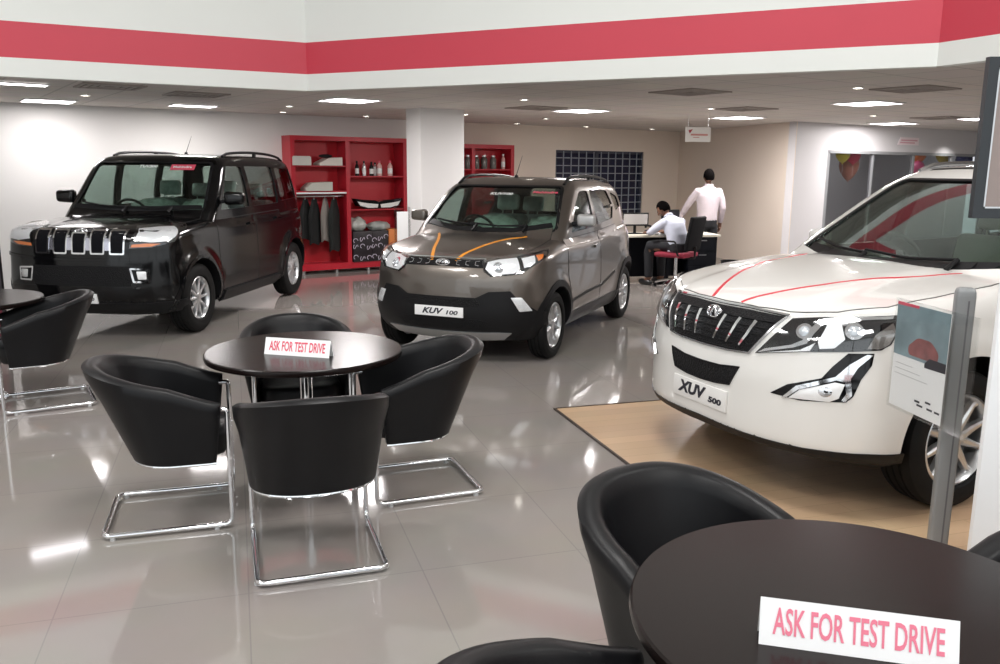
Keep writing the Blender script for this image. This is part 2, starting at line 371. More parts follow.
# ------------------------------------------------------------ wooden display platform
wc = Vector((.408, 5.884)); ux = Vector((math.cos(ANG_T), math.sin(ANG_T))); uy = Vector((ux.y, -ux.x))
def wq(a, b): v = wc + ux * a + uy * b; return (v.x, v.y)
PH = .010
mb = MB(); mb.prism([wq(0, 0), wq(7.5, 0), wq(7.5, 3.75), wq(0, 3.75)], 0.0005, PH)
plat = mb.build('wooden_platform', WOODM, smooth=False); tag(plat, 'light oak laminate platform with thin dark edge under the white car', 'platform')
mb = MB(); mb.prism([wq(-.014, -.014), wq(7.5, -.014), wq(7.5, 0), wq(0, 0)], 0.0005, PH + .004); mb.prism([wq(-.014, -.014), wq(0, 0), wq(0, 3.75), wq(-.014, 3.75)], 0.0005, PH + .004)
mb.build('edge_strip', mat('dark_edge_strip', (.045, .03, .025), .4), plat, smooth=False)
# ============================================================ FURNITURE
def tub_chair():
    r = empty('tub_chair', (0, 0, 0))
    N = 56
    def plan(u, v):      # u in 0..1 round the U from the left arm tip to the right arm tip, v 0 bottom .. 1 rim
        w = .250 + .048 * v; xb = .160 + .185 * v; xf = .205 + .03 * v; xs = .03 - .03 * v
        La = xf - xs; Lb = 1.45 * (xb + xs + w) / 1.2; T = 2 * La + Lb; s = u * T
        if s < La: return Vector((xf - s, w, 0)), Vector((0, 1, 0))
        if s > La + Lb: return Vector((xs + (s - La - Lb), -w, 0)), Vector((0, -1, 0))
        a = (s - La) / Lb * PI; e = .86
        c, sn = math.cos(a), math.sin(a)
        x = xs - (xb + xs) * sn ** e; y = w * (abs(c) ** e) * (1 if c > 0 else -1)
        n = Vector((-sn / (xb + xs), c / w, 0)).normalized(); return Vector((x, y, 0)), n
    def rim(u):
        t = math.sin(PI * u)
        return .630 + .172 * (t ** 1.25)
    def ring(u, th, zcut=0.):
        zt = rim(u); zb = .335; pts = []
        hs = [0, .15, .4, .7, .92]
        for h in hs: pts.append((h, 0))
        for k in range(1, 6): a = PI * k / 6; pts.append((1 + .0, (1 - math.cos(a)) / 2, math.sin(a)))
        for h in hs[::-1]: pts.append((h, 1))
        out = []
        for q in pts:
            if len(q) == 2: v, d, zz = q[0], q[1], zb + (zt - .03 - zb) * q[0]
            else: v, d, zz = 1., q[1], zt - .03 + .03 * q[2]
            p, n = plan(u, v); roll = .012 * math.exp(-((v - 1) / .12) ** 2)
            off = (1 - 2 * d) * (th / 2 + roll)
            out.append(p + n * (off - .0) + Vector((0, 0, zz)))
        return out
    mb = MB(); us = [0, .006, .014] + [.03 + .94 * i / N for i in range(N + 1)] + [.986, .994, 1]
    ths = [.02, .042, .052] + [.058] * (N + 1) + [.052, .042, .02]
    rings = [ring(u, t) for u, t in zip(us, ths)]; K = len(rings[0]); vs = [p for q in rings for p in q]; fs = []
    for i in range(len(rings) - 1):
        for k in range(K): fs.append((i * K + k, i * K + (k + 1) % K, (i + 1) * K + (k + 1) % K, (i + 1) * K + k))
    fs += [tuple(range(K)), tuple(range((len(rings) - 1) * K, len(rings) * K))[::-1]]
    mb.add(vs, fs); mb.build('backrest_shell', LEATHER, r, auto=60)
    # seat cushion with a rounded front
    outline = [plan(u, .3)[0] * .9 for u in [i / 40 for i in range(41)]]
    poly = [(p.x * .96, p.y * .96) for p in outline] + [(.245, -.17), (.262, -.08), (.265, 0), (.262, .08), (.245, .17)]
    mb = MB(); n = len(poly); vs = []; lv = [(.345, .96), (.36, 1.), (.43, 1.), (.455, .975), (.468, .9), (.474, .6), (.476, .2)]
    for z, s in lv: vs += [Vector((x * s + .02 * (1 - s), y * s, z)) for x, y in poly]
    fs = [tuple(range(n))[::-1]]
    for i in range(len(lv) - 1): fs += [(i * n + k, i * n + (k + 1) % n, (i + 1) * n + (k + 1) % n, (i + 1) * n + k) for k in range(n)]
    fs.append(tuple(range((len(lv) - 1) * n, len(lv) * n))); mb.add(vs, fs); mb.build('seat_cushion', LEATHER, r, auto=50)
    # chrome rail along the bottom edge and the cantilever frame
    mb = MB(); mb.tube([plan(i / 40, 0)[0] + plan(i / 40, 0)[1] * .018 + Vector((0, 0, .328)) for i in range(41)], .009, 8); mb.build('bottom_rail', CHROME, r)
    t = .0125; zf = t + .008
    path = fillet([(.215, .264, .59), (.262, .268, .59), (.262, .268, zf), (-.31, .268, zf), (-.31, -.268, zf), (.262, -.268, zf), (.262, -.268, .59), (.215, -.264, .59)], .04, 8)
    mb = MB(); mb.tube(path, t, 14); mb.build('cantilever_frame', CHROME, r, auto=60)
    mb = MB()
    for x in (-.27, .19):
        for s in (-1, 1): mb.lathe([(0, 0), (.013, 0), (.013, .012), (0, .014)], 12, Matrix.Translation((x, s * .268, 0)))
    mb.build('floor_glide', mat('clear_rubber', (.5, .5, .5), .4), r)
    return r
def round_table():
    r = empty('round_table', (0, 0, 0))
    mb = MB(); mb.lathe([(0, .715), (.50, .715), (.513, .720), (.516, .732), (.513, .745), (.508, .75), (0, .75)], 96); mb.build('tabletop', TOPM, r, auto=30)
    mb = MB(); mb.lathe([(0, .04), (.034, .04), (.034, .68), (.05, .70), (.05, .7149), (0, .7149)], 28); mb.build('column', CHROME, r)
    mb = MB(); mb.lathe([(0, 0), (.222, 0), (.226, .006), (.222, .014), (.17, .026), (.10, .036), (.05, .046), (.036, .07), (0, .07)], 48); mb.build('base', CHROME, r, auto=50)
    mb = MB()
    for k in range(4): mb.box(0, .30, -.02, .02, .695, .7149, Matrix.Rotation(k * PI / 2 + .4, 4, 'Z'))
    mb.build('spider_bracket', BLACKP, r, smooth=False)
    return r
tb = round_table()
tables = [((-1.04, 4.42), 'round dark wood cafe table in the middle of the floor with four tub chairs'), ((.812, 1.722), 'nearest round dark table at the bottom right corner, large in view'), ((-3.86, 6.02), 'round dark table at the left edge, in front of the black car')]
for i, (p, lb) in enumerate(tables):
    o = tb if i == 0 else copy_tree(tb); o.location = (p[0], p[1], 0); o.rotation_euler = (0, 0, i * .6); tag(o, lb, 'table', 'round cafe tables')
ch = tub_chair()
def crect(a, b, c):   # rear crossbar mid point, heading -> chair origin
    return a + math.cos(c) * .31, b + math.sin(c) * .31, c
chairs = [(*crect(-1.90, 3.91, R(17)), 'black tub chair left of the middle table, its frame pointing left'),
          (*crect(-.73, 3.30, R(108)), 'black tub chair seen from behind, nearest of those round the middle table'),
          (*crect(-.18, 4.52, R(201)), 'black tub chair right of the middle table, open side to the table'),
          (-1.20, 4.93, R(-72), 'black tub chair mostly hidden behind the middle table, only its rim showing'),
          (*crect(-3.05, 6.13, R(211)), 'black tub chair at the left photo edge in front of the black car'),
          (.585, 2.215, R(-60), 'large black tub chair tucked behind the nearest table, by the wooden platform'),
          (.245, 1.395, R(26), 'black tub chair cut off by the bottom of the photo, left of the nearest table'),
          (1.53, 1.95, R(203), 'black tub chair barely showing right of the nearest table, below the white board')]
for i, (x, y, a, lb) in enumerate(chairs):
    o = ch if i == 0 else copy_tree(ch); o.location = (x, y, 0); o.rotation_euler = (0, 0, a); tag(o, lb, 'chair', 'black tub chairs round the cafe tables')
# tent signs: folded white card with pink red letters
def tent(p0, p1, lean, h, label, ink):
    p0 = Vector((p0[0], p0[1], .7505)); p1 = Vector((p1[0], p1[1], .7505)); ctr = (p0 + p1) / 2; w = (p1 - p0).length; a = math.atan2(p1.y - p0.y, p1.x - p0.x)
    r = empty('tent_sign', ctr, a, label, 'sign', 'folded card signs on the cafe tables')
    d = .055; th = .0015; mb = MB()
    apex = (d / 2, h)
    mb.add(*_fold(w, d, h, th)); mb.build('card', PAPER, r, smooth=False)
    nrm = Vector((0, -h, d / 2)).normalized(); X = Vector((1, 0, 0)); Y = Vector((0, d / 2, h)).normalized()
    mid = Vector((0, d / 4, h / 2)) + nrm * .0012
    for s in (0,):
        t = text_mb('ASK FOR TEST DRIVE', h * .82, .0004, bold=.0012, width=w * .86); xform(t, frame_mat(mid, X, Y)); t.build('lettering', ink, r, smooth=False)
    t = text_mb('ASK FOR TEST DRIVE', h * .82, .0004, bold=.0012, width=w * .86); xform(t, frame_mat(Vector((0, d * .75, h / 2)) + Vector((0, h, d / 2)).normalized() * .0012, -X, Vector((0, -d / 2, h)))); t.build('lettering', ink, r, smooth=False)
    return r
def _fold(w, d, h, th):
    x = w / 2; o = [(-x, 0, 0), (x, 0, 0), (-x, d / 2, h), (x, d / 2, h), (-x, d, 0), (x, d, 0)]
    i_ = [(-x, .003, 0), (x, .003, 0), (-x, d / 2, h - .004), (x, d / 2, h - .004), (-x, d - .003, 0), (x, d - .003, 0)]
    vs = o + i_
    fs = [(0, 1, 3, 2), (2, 3, 5, 4), (6, 8, 9, 7), (8, 10, 11, 9), (0, 2, 8, 6), (2, 4, 10, 8), (1, 7, 9, 3), (3, 9, 11, 5), (0, 6, 7, 1), (4, 5, 11, 10)]
    return vs, fs
tent((-1.222, 4.288), (-.868, 4.200), 0, .085, 'small white folded card sign reading ASK FOR TEST DRIVE on the middle table', REDT)
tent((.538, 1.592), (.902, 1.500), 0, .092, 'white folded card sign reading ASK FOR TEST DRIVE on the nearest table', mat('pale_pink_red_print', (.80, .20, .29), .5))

# ------------------------------------------------------------ grey information post with acrylic leaflet holder
pb = at_y(940, 540, 3.3); ptz = at_y(963, 290, 3.3).z; PX = (pb.x + at_y(963, 290, 3.3).x) / 2
st = empty('information_stand', (PX, 3.3, .0105), R(-14), 'grey metal post with rounded top holding clear leaflet sheets before the white car', 'stand')
mb = MB(); w = .036; prof = round_poly([(-w, -.028), (w, -.028), (w, .028), (-w, .028)], .012, 3); mb.prism(prof, .012, ptz - .035)
n = len(prof); vs = []; lv = [(ptz - .035, 1), (ptz - .018, .97), (ptz - .006, .86), (ptz, .6)]
for z, s in lv: vs += [(x * s, y * s, z) for x, y in prof]
fs = []
for i in range(3): fs += [(i * n + k, i * n + (k + 1) % n, (i + 1) * n + (k + 1) % n, (i + 1) * n + k) for k in range(n)]
fs.append(tuple(range(3 * n, 4 * n))); mb.add(vs, fs); mb.build('post', mat('stand_grey', (.25, .26, .265), .42, .2), st, auto=40)
mb = MB(); mb.box(.006, .012, -.0295, -.0281, .05, ptz - .05); mb.build('groove', mat('groove_dark', (.12, .12, .13), .5), st, smooth=False)
mb = MB(); mb.lathe([(0, 0), (.17, 0), (.172, .006), (.16, .012), (0, .012)], 40); mb.build('base_plate', GREYM, st)
iw = Matrix.Translation((PX, 3.3, 0)) @ Matrix.Rotation(R(-14), 4, 'Z'); iwi = iw.inverted()
A = at_y(889, 401, 3.62); B = at_y(939, 433, 3.27); A.z = B.z = (A.z + B.z) / 2; dz_ = Vector((B.x - A.x, B.y - A.y, 0)); sw = dz_.length; zt_ = at_y(898, 303, 3.62).z
MSH = iwi @ frame_mat(A, dz_, (0, 0, 1)); shh = zt_ - A.z
mb = MB(); mb.box(-.012, sw + .16, -.012, shh + .012, -.004, -.0015, MSH); mb.build('acrylic_sheet', CLEAR, st, smooth=False)
mb = MB(); mb.box(-.012, sw + .16, -.012, shh + .012, .0030, .0055, MSH); mb.build('acrylic_sheet', CLEAR, st, smooth=False)
lf = MB(); lf.box(0, sw, 0, shh, -.001, .001, MSH); lfo = lf.build('leaflet', PAPER, st, smooth=False)
mb = MB(); mb.box(0, sw, shh * .50, shh, .001, .0016, MSH); mb.build('photo_print', mat('print_teal_grey', (.22, .30, .33), .4, noise=(9, .5)), lfo, smooth=False)
mb = MB(); mb.prism(round_poly([(sw * .30, shh * .53), (sw * .84, shh * .53), (sw * .86, shh * .62), (sw * .70, shh * .71), (sw * .45, shh * .71), (sw * .28, shh * .61)], .02), .0016, .002, MSH); mb.build('car_picture', mat('print_maroon', (.26, .09, .09), .4, noise=(20, .6)), lfo, smooth=False)
mb = MB(); mb.prism([(0, shh), (sw * .42, shh), (sw * .42, shh * .975), (0, shh * .97)], .0016, .0022, MSH); mb.build('red_strip', REDT, lfo, smooth=False)
mb = MB(); mb.prism([(sw * .62, shh * .50), (sw * .7, shh * .555), (sw, shh * .555), (sw, shh * .47), (sw * .62, shh * .46)], .0016, .0021, MSH)
for a, b, z in ((.5, .6, .12), (.7, .8, .145), (.55, .66, .09), (.74, .84, .09), (.88, .97, .09)): mb.box(sw * a, sw * b, shh * z, shh * (z + .018), .001, .0016, MSH)
mb.build('black_marks', BLKT, lfo, smooth=False)
mb = MB()
for k in range(3): mb.box(sw * .06, sw * (.4 + .15 * k), shh * (.42 - .05 * k), shh * (.424 - .05 * k), .001, .0014, MSH)
mb.build('text_lines', mat('text_grey', (.35, .35, .36), .5), lfo, smooth=False)

# ------------------------------------------------------------ white board and framed screen at the right edge
bx = at_y(972, 548, 2.9).x
bd = empty('display_board', (bx + .45, 2.92, .0105), 0, 'plain white display board cut off by the right photo edge before the white car', 'board')
mb = MB(); mb.box(-.45, .45, -.012, .012, .05, 1.36, bev=.004); mb.build('panel', mat('board_white', (.86, .87, .88), .4, noise=(3, .01)), bd, auto=30)
for s in (-.2, .3):
    mb = MB(); mb.box(s - .02, s + .02, -.17, .17, 0, .02).box(s - .015, s + .015, -.011, .011, .02, .3); mb.build('foot', GREYM, bd, smooth=False)
a = at_y(986, 57, 3.2); b = at_y(972, 218, 3.2); fx = (a.x + b.x) / 2
sc = empty('screen_stand', (fx + .42, 3.2, .0105), R(0), 'dark grey framed screen on a stand at the upper right photo edge', 'screen')
z0, z1 = b.z - .0105, a.z - .0105; fw = .037
mb = MB(); mb.box(-.42, .42, -.014, .014, z0, z0 + fw).box(-.42, .42, -.014, .014, z1 - fw, z1).box(-.42, -.42 + fw, -.014, .014, z0 + fw, z1 - fw).box(.42 - fw, .42, -.014, .014, z0 + fw, z1 - fw)
mb.build('frame', mat('screen_frame_grey', (.022, .027, .032), .35, noise=(3, .05)), sc, smooth=False)
mb = MB(); q = .006; mb.box(-.42 + fw, .42 - fw, -.0155, -.0135, z0 + fw, z0 + fw + q).box(-.42 + fw, -.42 + fw + q, -.0155, -.0135, z0 + fw, z1 - fw).box(.42 - fw - q, .42 - fw, -.0155, -.0135, z0 + fw, z1 - fw).box(-.42 + fw, .42 - fw, -.0155, -.0135, z1 - fw - q, z1 - fw)
mb.build('inner_bead', STEEL, sc, smooth=False)
mb = MB(); mb.box(-.42 + fw, .42 - fw, -.010, .012, z0 + fw, z1 - fw); mb.build('screen_glass', mat('screen_brown_grey', (.30, .24, .22), .25), sc, smooth=False)
mb = MB(); mb.tube([(.15, .05, .02), (.15, .05, z0 + .3)], .03, 16); mb.build('pole', GREYM, sc)
mb = MB(); mb.box(-.02, .36, -.14, .26, 0, .02, bev=.008); mb.build('base', GREYM, sc)
# ============================================================ CARS
def pchip(xs, ys):
    xs = np.array(xs, float); ys = np.array(ys, float); h = np.diff(xs); d = np.diff(ys) / h; n = len(xs); m = np.zeros(n)
    for i in range(1, n - 1):
        if d[i - 1] * d[i] > 0:
            w1 = 2 * h[i] + h[i - 1]; w2 = h[i] + 2 * h[i - 1]; m[i] = (w1 + w2) / (w1 / d[i - 1] + w2 / d[i])
    m[0] = d[0]; m[-1] = d[-1]
    def f(x):
        x = np.clip(np.asarray(x, float), xs[0], xs[-1]); i = np.clip(np.searchsorted(xs, x, side='right') - 1, 0, n - 2)
        t = (x - xs[i]) / h[i]; t2 = t * t; t3 = t2 * t
        return (2 * t3 - 3 * t2 + 1) * ys[i] + (t3 - 2 * t2 + t) * h[i] * m[i] + (-2 * t3 + 3 * t2) * ys[i + 1] + (t3 - t2) * h[i] * m[i + 1]
    return f
def smax(a, b, k):
    h = np.maximum(k - np.abs(a - b), 0) / k; return np.maximum(a, b) + h * h * k / 4
def smooth01(t): t = np.clip(t, 0, 1); return t * t * (3 - 2 * t)
def skin(F, xa, xb, zc, nth, step, ncap, rmax=1.6):
    """closed quad mesh of the surface F = 0 seen from a spine between x = xa and x = xb at height zc"""
    O = []; D = []
    th = np.linspace(0, 2 * PI, nth, endpoint=False)
    ph = np.linspace(0, PI / 2, ncap + 1)[1:]
    ns = max(2, int((xb - xa) / step))
    for p in ph[:-1]: O.append((xb, p, 1))
    for x in np.linspace(xb, xa, ns): O.append((x, PI / 2, 1))
    for p in ph[:-1][::-1]: O.append((xa, p, -1))
    o = []; d = []
    for x, p, s in O:
        for t in th: o.append((x, 0, zc)); d.append((s * math.cos(p), math.sin(p) * math.cos(t), math.sin(p) * math.sin(t)))
    o.append((xb, 0, zc)); d.append((1, 0, 0)); o.append((xa, 0, zc)); d.append((-1, 0, 0))
    o = np.array(o); d = np.array(d); lo = np.zeros(len(o)); hi = np.full(len(o), rmax)
    for _ in range(26):
        m = (lo + hi) / 2; p = o + d * m[:, None]; v = F(p[:, 0], p[:, 1], p[:, 2]); ins = v < 0; lo = np.where(ins, m, lo); hi = np.where(ins, hi, m)
    P = o + d * ((lo + hi) / 2)[:, None]; nr = len(O); fs = []
    for i in range(nr - 1):
        for k in range(nth):
            k2 = (k + 1) % nth; fs.append((i * nth + k, (i + 1) * nth + k, (i + 1) * nth + k2, i * nth + k2))
    a = nr * nth
    for k in range(nth):
        k2 = (k + 1) % nth; fs.append((a, k, k2)); fs.append((a + 1, (nr - 1) * nth + k2, (nr - 1) * nth + k))
    return [Vector(p) for p in P], fs
def boolean(o, cutters, mats_in=None):
    """subtract a list of (MB, material)"""
    me = bpy.data.meshes.new('cut'); V = []; Fc = []; mi = []; ms = [o.data.materials[0]]
    for mb, m in cutters:
        if m not in ms: ms.append(m)
        b = len(V); V += [tuple(v) for v in mb.v]; Fc += [tuple(i + b for i in f) for f in mb.f]; mi += [ms.index(m)] * len(mb.f)
    me.from_pydata(V, [], Fc)
    for m in ms: me.materials.append(m)
    bm = bmesh.new(); bm.from_mesh(me); bmesh.ops.recalc_face_normals(bm, faces=bm.faces); bm.to_mesh(me); bm.free()
    for p, k in zip(me.polygons, mi): p.material_index = k
    co = bpy.data.objects.new('cut', me); C.objects.link(co); co.parent = o.parent
    for m in ms[1:]: o.data.materials.append(m)
    md = o.modifiers.new('b', 'BOOLEAN'); md.operation = 'DIFFERENCE'; md.object = co; md.solver = 'EXACT'
    try: md.material_mode = 'TRANSFER'
    except Exception: pass
    bpy.context.view_layer.update()
    nm = bpy.data.meshes.new_from_object(o.evaluated_get(bpy.context.evaluated_depsgraph_get()))
    o.modifiers.clear(); o.data = nm; bpy.data.objects.remove(co)
    for p in nm.polygons: p.use_smooth = True
    try: nm.set_sharp_from_angle(angle=R(38))
    except Exception: pass

class Car:
    def __init__(s, name, loc, yaw, label, cat='car'):
        s.root = empty(name, loc, yaw, label, cat); s.M = Matrix.Translation(loc) @ Matrix.Rotation(yaw, 4, 'Z'); s.Mi = s.M.inverted()
    def set_skin(s, V, Fc): s.V = V; s.bvh = BVHTree.FromPolygons(V, Fc)
    # charts: 'front' (y, z) cast from ahead; 'side' (x, z) cast from the left; 'top' (x, y) cast from above; 'wrap' (angle about xc, z)
    def cast(s, ch, a, b):
        if ch == 'front': o, d = Vector((4, a, b)), Vector((-1, 0, 0))
        elif ch == 'rear': o, d = Vector((-4, a, b)), Vector((1, 0, 0))
        elif ch == 'side': o, d = Vector((a, 3, b)), Vector((0, -1, 0))
        elif ch == 'top': o, d = Vector((a, b, 4)), Vector((0, 0, -1))
        elif ch == 'wrap':
            d = Vector((-math.cos(a), -math.sin(a), 0)); o = Vector((s.xc, 0, b)) - d * 4
        p, n, i, dist = s.bvh.ray_cast(o, d)
        if p is None: p, n, i, dist = s.bvh.find_nearest(o + d * 2.2)
        if n.dot(d) > 0: n = -n
        return p, n
    def px(s, ch, pts):
        """photo pixel -> chart coordinates on this car's skin"""
        out = []
        for (u, v) in pts:
            o = s.Mi @ EYE; d = (s.Mi.to_3x3() @ ray(u, v)).normalized(); p = s.bvh.ray_cast(o, d)[0]
            if p is None:
                # closest approach of the ray to the skin
                best = None
                for k in range(200, 1400): 
                    q = o + d * (k * .01); r = s.bvh.find_nearest(q)
                    if best is None or r[3] < best[0]: best = (r[3], r[0])
                p = best[1]
            if ch == 'front': out.append((p.y, p.z))
            elif ch == 'side': out.append((p.x, p.z))
            elif ch == 'top': out.append((p.x, p.y))
            else: out.append((math.atan2(p.y, p.x - s.xc), p.z))
        return out
    def patch(s, name, ch, poly, m, off=.002, th=.006, res=.03, parent=None, mirror=False, rr=0., auto=50, holes=None, bulge=0., only=None):
        """a panel lying on the skin: poly in chart coordinates, raised by off, rim going th inward"""
        poly = [Vector(p) for p in poly]
        if rr > 0: poly = [Vector(p) for p in round_poly([(p.x, p.y) for p in poly], rr)]
        sx = .8 if ch == 'wrap' else 1.; rx = res / (.9 if ch == 'wrap' else 1)
        pts = []; n0 = len(poly)
        for i, p in enumerate(poly):
            q = poly[(i + 1) % n0]; L = math.hypot((q.x - p.x) * (.9 if ch == 'wrap' else 1), q.y - p.y); k = max(1, int(L / res))
            pts += [p.lerp(q, j / k) for j in range(k)]
        nb = len(pts); x0 = min(p.x for p in pts); x1 = max(p.x for p in pts); y0 = min(p.y for p in pts); y1 = max(p.y for p in pts)
        def inside(x, y):
            c = False; j = n0 - 1
            for i in range(n0):
                if (poly[i].y > y) != (poly[j].y > y) and x < (poly[j].x - poly[i].x) * (y - poly[i].y) / (poly[j].y - poly[i].y) + poly[i].x: c = not c
                j = i
            return c
        P2 = np.array([(p.x, p.y) for p in pts]); g = []
        for i in range(int((x1 - x0) / rx) + 1):
            for j in range(int((y1 - y0) / res) + 1):
                x = x0 + (i + .5) * rx; y = y0 + (j + .5) * res
                if inside(x, y) and np.min(((P2[:, 0] - x) * (res / rx)) ** 2 + (P2[:, 1] - y) ** 2) > (res * .5) ** 2: g.append(Vector((x, y)))
        vv, ee, ff, *_ = delaunay_2d_cdt(pts + g, [], [list(range(nb))], 1, 1e-6)
        cast = [s.cast(ch, v.x, v.y) for v in vv]
        def mk(sg):
            if bulge:
                ds = [math.sqrt(float(np.min((P2[:, 0] - v.x) ** 2 + (P2[:, 1] - v.y) ** 2))) for v in vv]; mxd = max(ds) or 1
            V = []
            for i, (p, n) in enumerate(cast):
                o2 = off + (bulge * math.sqrt(max(0, 1 - (1 - ds[i] / mxd) ** 2)) if bulge else 0)
                V.append(p + n * o2)
            nV = len(V); V += [p + n * (off - th) for p, n in cast]
            if sg < 0: V = [Vector((v.x, -v.y, v.z)) for v in V]
            from collections import Counter
            cnt = Counter()
            for f in ff:
                for a, b in zip(f, list(f[1:]) + [f[0]]): cnt[(min(a, b), max(a, b))] += 1
            F2 = [tuple(f) for f in ff]
            for f in ff:
                for a, b in zip(f, list(f[1:]) + [f[0]]):
                    if cnt[(min(a, b), max(a, b))] == 1: F2.append((b, a, a + nV, b + nV))
            F2 += [tuple(i + nV for i in f[::-1]) for f in ff]
            me = bpy.data.meshes.new(name); me.from_pydata([tuple(v) for v in V], [], F2)
            bm = bmesh.new(); bm.from_mesh(me); bmesh.ops.delete(bm, geom=[v for v in bm.verts if not v.link_faces], context='VERTS'); bmesh.ops.recalc_face_normals(bm, faces=bm.faces); bm.to_mesh(me); bm.free()
            o = bpy.data.objects.new(name, me); me.materials.append(m); link(o, parent or s.root)
            for p in me.polygons: p.use_smooth = True
            try: me.set_sharp_from_angle(angle=R(auto))
            except Exception: pass
            return o
        out = [mk(1)]
        if mirror: out.append(mk(-1))
        return out if mirror else out[0]
    def strip(s, name, ch, pts, w, m, off=.002, th=.005, parent=None, mirror=False, closed=False, res=.03):
        """a narrow band following pts (chart coords) on the skin"""
        P = [Vector(p) for p in pts]; L = []
        n0 = len(P)
        for i in range(n0 if closed else n0 - 1):
            p, q = P[i], P[(i + 1) % n0]; k = max(1, int((q - p).length / res)); L += [p.lerp(q, j / k) for j in range(k)]
        if not closed: L.append(P[-1])
        ww = w if isinstance(w, (list, tuple)) else None
        c = []
        N = len(L)
        for i, p in enumerate(L):
            a = L[i - 1] if (i > 0 or closed) else L[0]; b = L[(i + 1) % N] if (i < N - 1 or closed) else L[-1]
            pa, _ = s.cast(ch, a.x, a.y); pb, _ = s.cast(ch, b.x, b.y); p3, n = s.cast(ch, p.x, p.y)
            t = (pb - pa).normalized(); sd = t.cross(n).normalized(); hw = (w if ww is None else ww[0] + (ww[1] - ww[0]) * i / (N - 1)) / 2
            c.append((p3 + sd * hw + n * (off - th), p3 + sd * hw * .9 + n * off, p3 - sd * hw * .9 + n * off, p3 - sd * hw + n * (off - th)))
        def mk(sg):
            V = [v for q in c for v in q]
            if sg < 0: V = [Vector((v.x, -v.y, v.z)) for v in V]
            F2 = []
            for i in range(N if closed else N - 1):
                j = (i + 1) % N; F2 += [(i * 4 + k, i * 4 + (k + 1) % 4, j * 4 + (k + 1) % 4, j * 4 + k) for k in range(4)]
            if not closed: F2 += [(0, 1, 2, 3), ((N - 1) * 4 + 3, (N - 1) * 4 + 2, (N - 1) * 4 + 1, (N - 1) * 4)]
            o = mesh_obj(name, V, F2, m, parent or s.root, True, 40)
            bm = bmesh.new(); bm.from_mesh(o.data); bmesh.ops.recalc_face_normals(bm, faces=bm.faces); bm.to_mesh(o.data); bm.free(); return o
        out = [mk(1)] + ([mk(-1)] if mirror else [])
        return out if mirror else out[0]

def make_wheel(Rt, Rr, W, nsp, twin, sgn, steel):
    """wheel with its axle along y, outer face at +y * sgn; returns the tyre object with rim and hub children"""
    MY = Matrix.Rotation(-PI / 2 * sgn, 4, 'X')
    mb = MB(); h = W / 2; pf = [(Rr + .004, -h * .72), (Rr + .02, -h * .93), ((Rt + Rr) / 2, -h), (Rt - .035, -h * .95), (Rt - .010, -h * .82), (Rt - .001, -h * .6)]
    for g in (-.38, 0, .38): pf += [(Rt, h * (g - .09)), (Rt - .009, h * (g - .07)), (Rt - .009, h * (g + .07)), (Rt, h * (g + .09))]
    pf += [(Rt - .001, h * .6), (Rt - .010, h * .82), (Rt - .035, h * .95), ((Rt + Rr) / 2, h), (Rr + .02, h * .93), (Rr + .004, h * .72)]
    mb.lathe(pf, 72, MY, closed=True); ty = mb.build('wheel', RUBBER, auto=30)
    mb = MB(); mb.lathe([(Rr + .006, h * .74), (Rr + .006, h * .80), (Rr - .004, h * .84), (Rr - .016, h * .70), (Rr - .022, h * .3), (Rr - .02, -h * .7), (Rr + .006, -h * .8), (Rr + .004, -h * .7)], 64, MY, closed=True)
    mb.build('rim', STEEL, ty, auto=40)
    for k in range(nsp):
        a = 2 * PI * k / nsp; sp = MB()
        for q in ((-1, 1) if twin else (0,)):
            w0, w1 = (.030, .016) if twin else (.034, .020); w0 *= Rr / .22; w1 *= Rr / .22
            y0, y1 = q * .020, q * Rr * .29
            if nsp > 8: w0, w1 = .022, .014
            r0, r1 = .035, math.sqrt((Rr - .004) ** 2 - y1 ** 2)
            vs = []
            for rr, yy, w, zz in ((r0, y0, w0, h * .66), ((r0 + r1) / 2, (y0 + y1) / 2, (w0 + w1) / 2, h * .62), (r1 - .03, y1 * .95, w1, h * .62), (r1, y1, w1 * 1.3, h * .72)):
                for (dy, dz) in ((-w, -.03), (-w * .8, -.004), (-w * .35, .004), (w * .35, .004), (w * .8, -.004), (w, -.03)): vs.append((rr, yy + dy, zz + dz))
            fs = []
            for i in range(3): fs += [(i * 6 + j, i * 6 + (j + 1) % 6, (i + 1) * 6 + (j + 1) % 6, (i + 1) * 6 + j) for j in range(6)]
            fs += [tuple(range(6))[::-1], tuple(range(18, 24))]
            sp.add([MY @ (Matrix.Rotation(a, 4, 'Z') @ Vector(v)) for v in vs], fs)
        sp.build('spoke', STEEL, ty, auto=30)
    mb = MB(); mb.lathe([(0, h * .40), (.052, h * .40), (.05, h * .70), (.040, h * .76), (0, h * .77)], 24, MY); mb.build('hub', STEEL, ty)
    mb = MB(); mb.lathe([(0, h * .1), (Rr * .72, h * .1), (Rr * .72, h * .2), (0, h * .2)], 40, MY); mb.lathe([(0, -h * .2), (Rr * .95, -h * .2), (Rr * .95, h * -.1), (0, h * -.1)], 40, MY); mb.build('brake_disc', mat('brake_iron', (.10, .10, .10), .4, .8), ty)
    mb = MB()
    for k in range(5): mb.lathe([(0, h * .6), (.008, h * .6), (.008, h * .74), (0, h * .745)], 8, MY @ Matrix.Rotation(2 * PI * (k + .5) / 5, 4, 'Z') @ Matrix.Translation((.066, 0, 0)))
    return ty
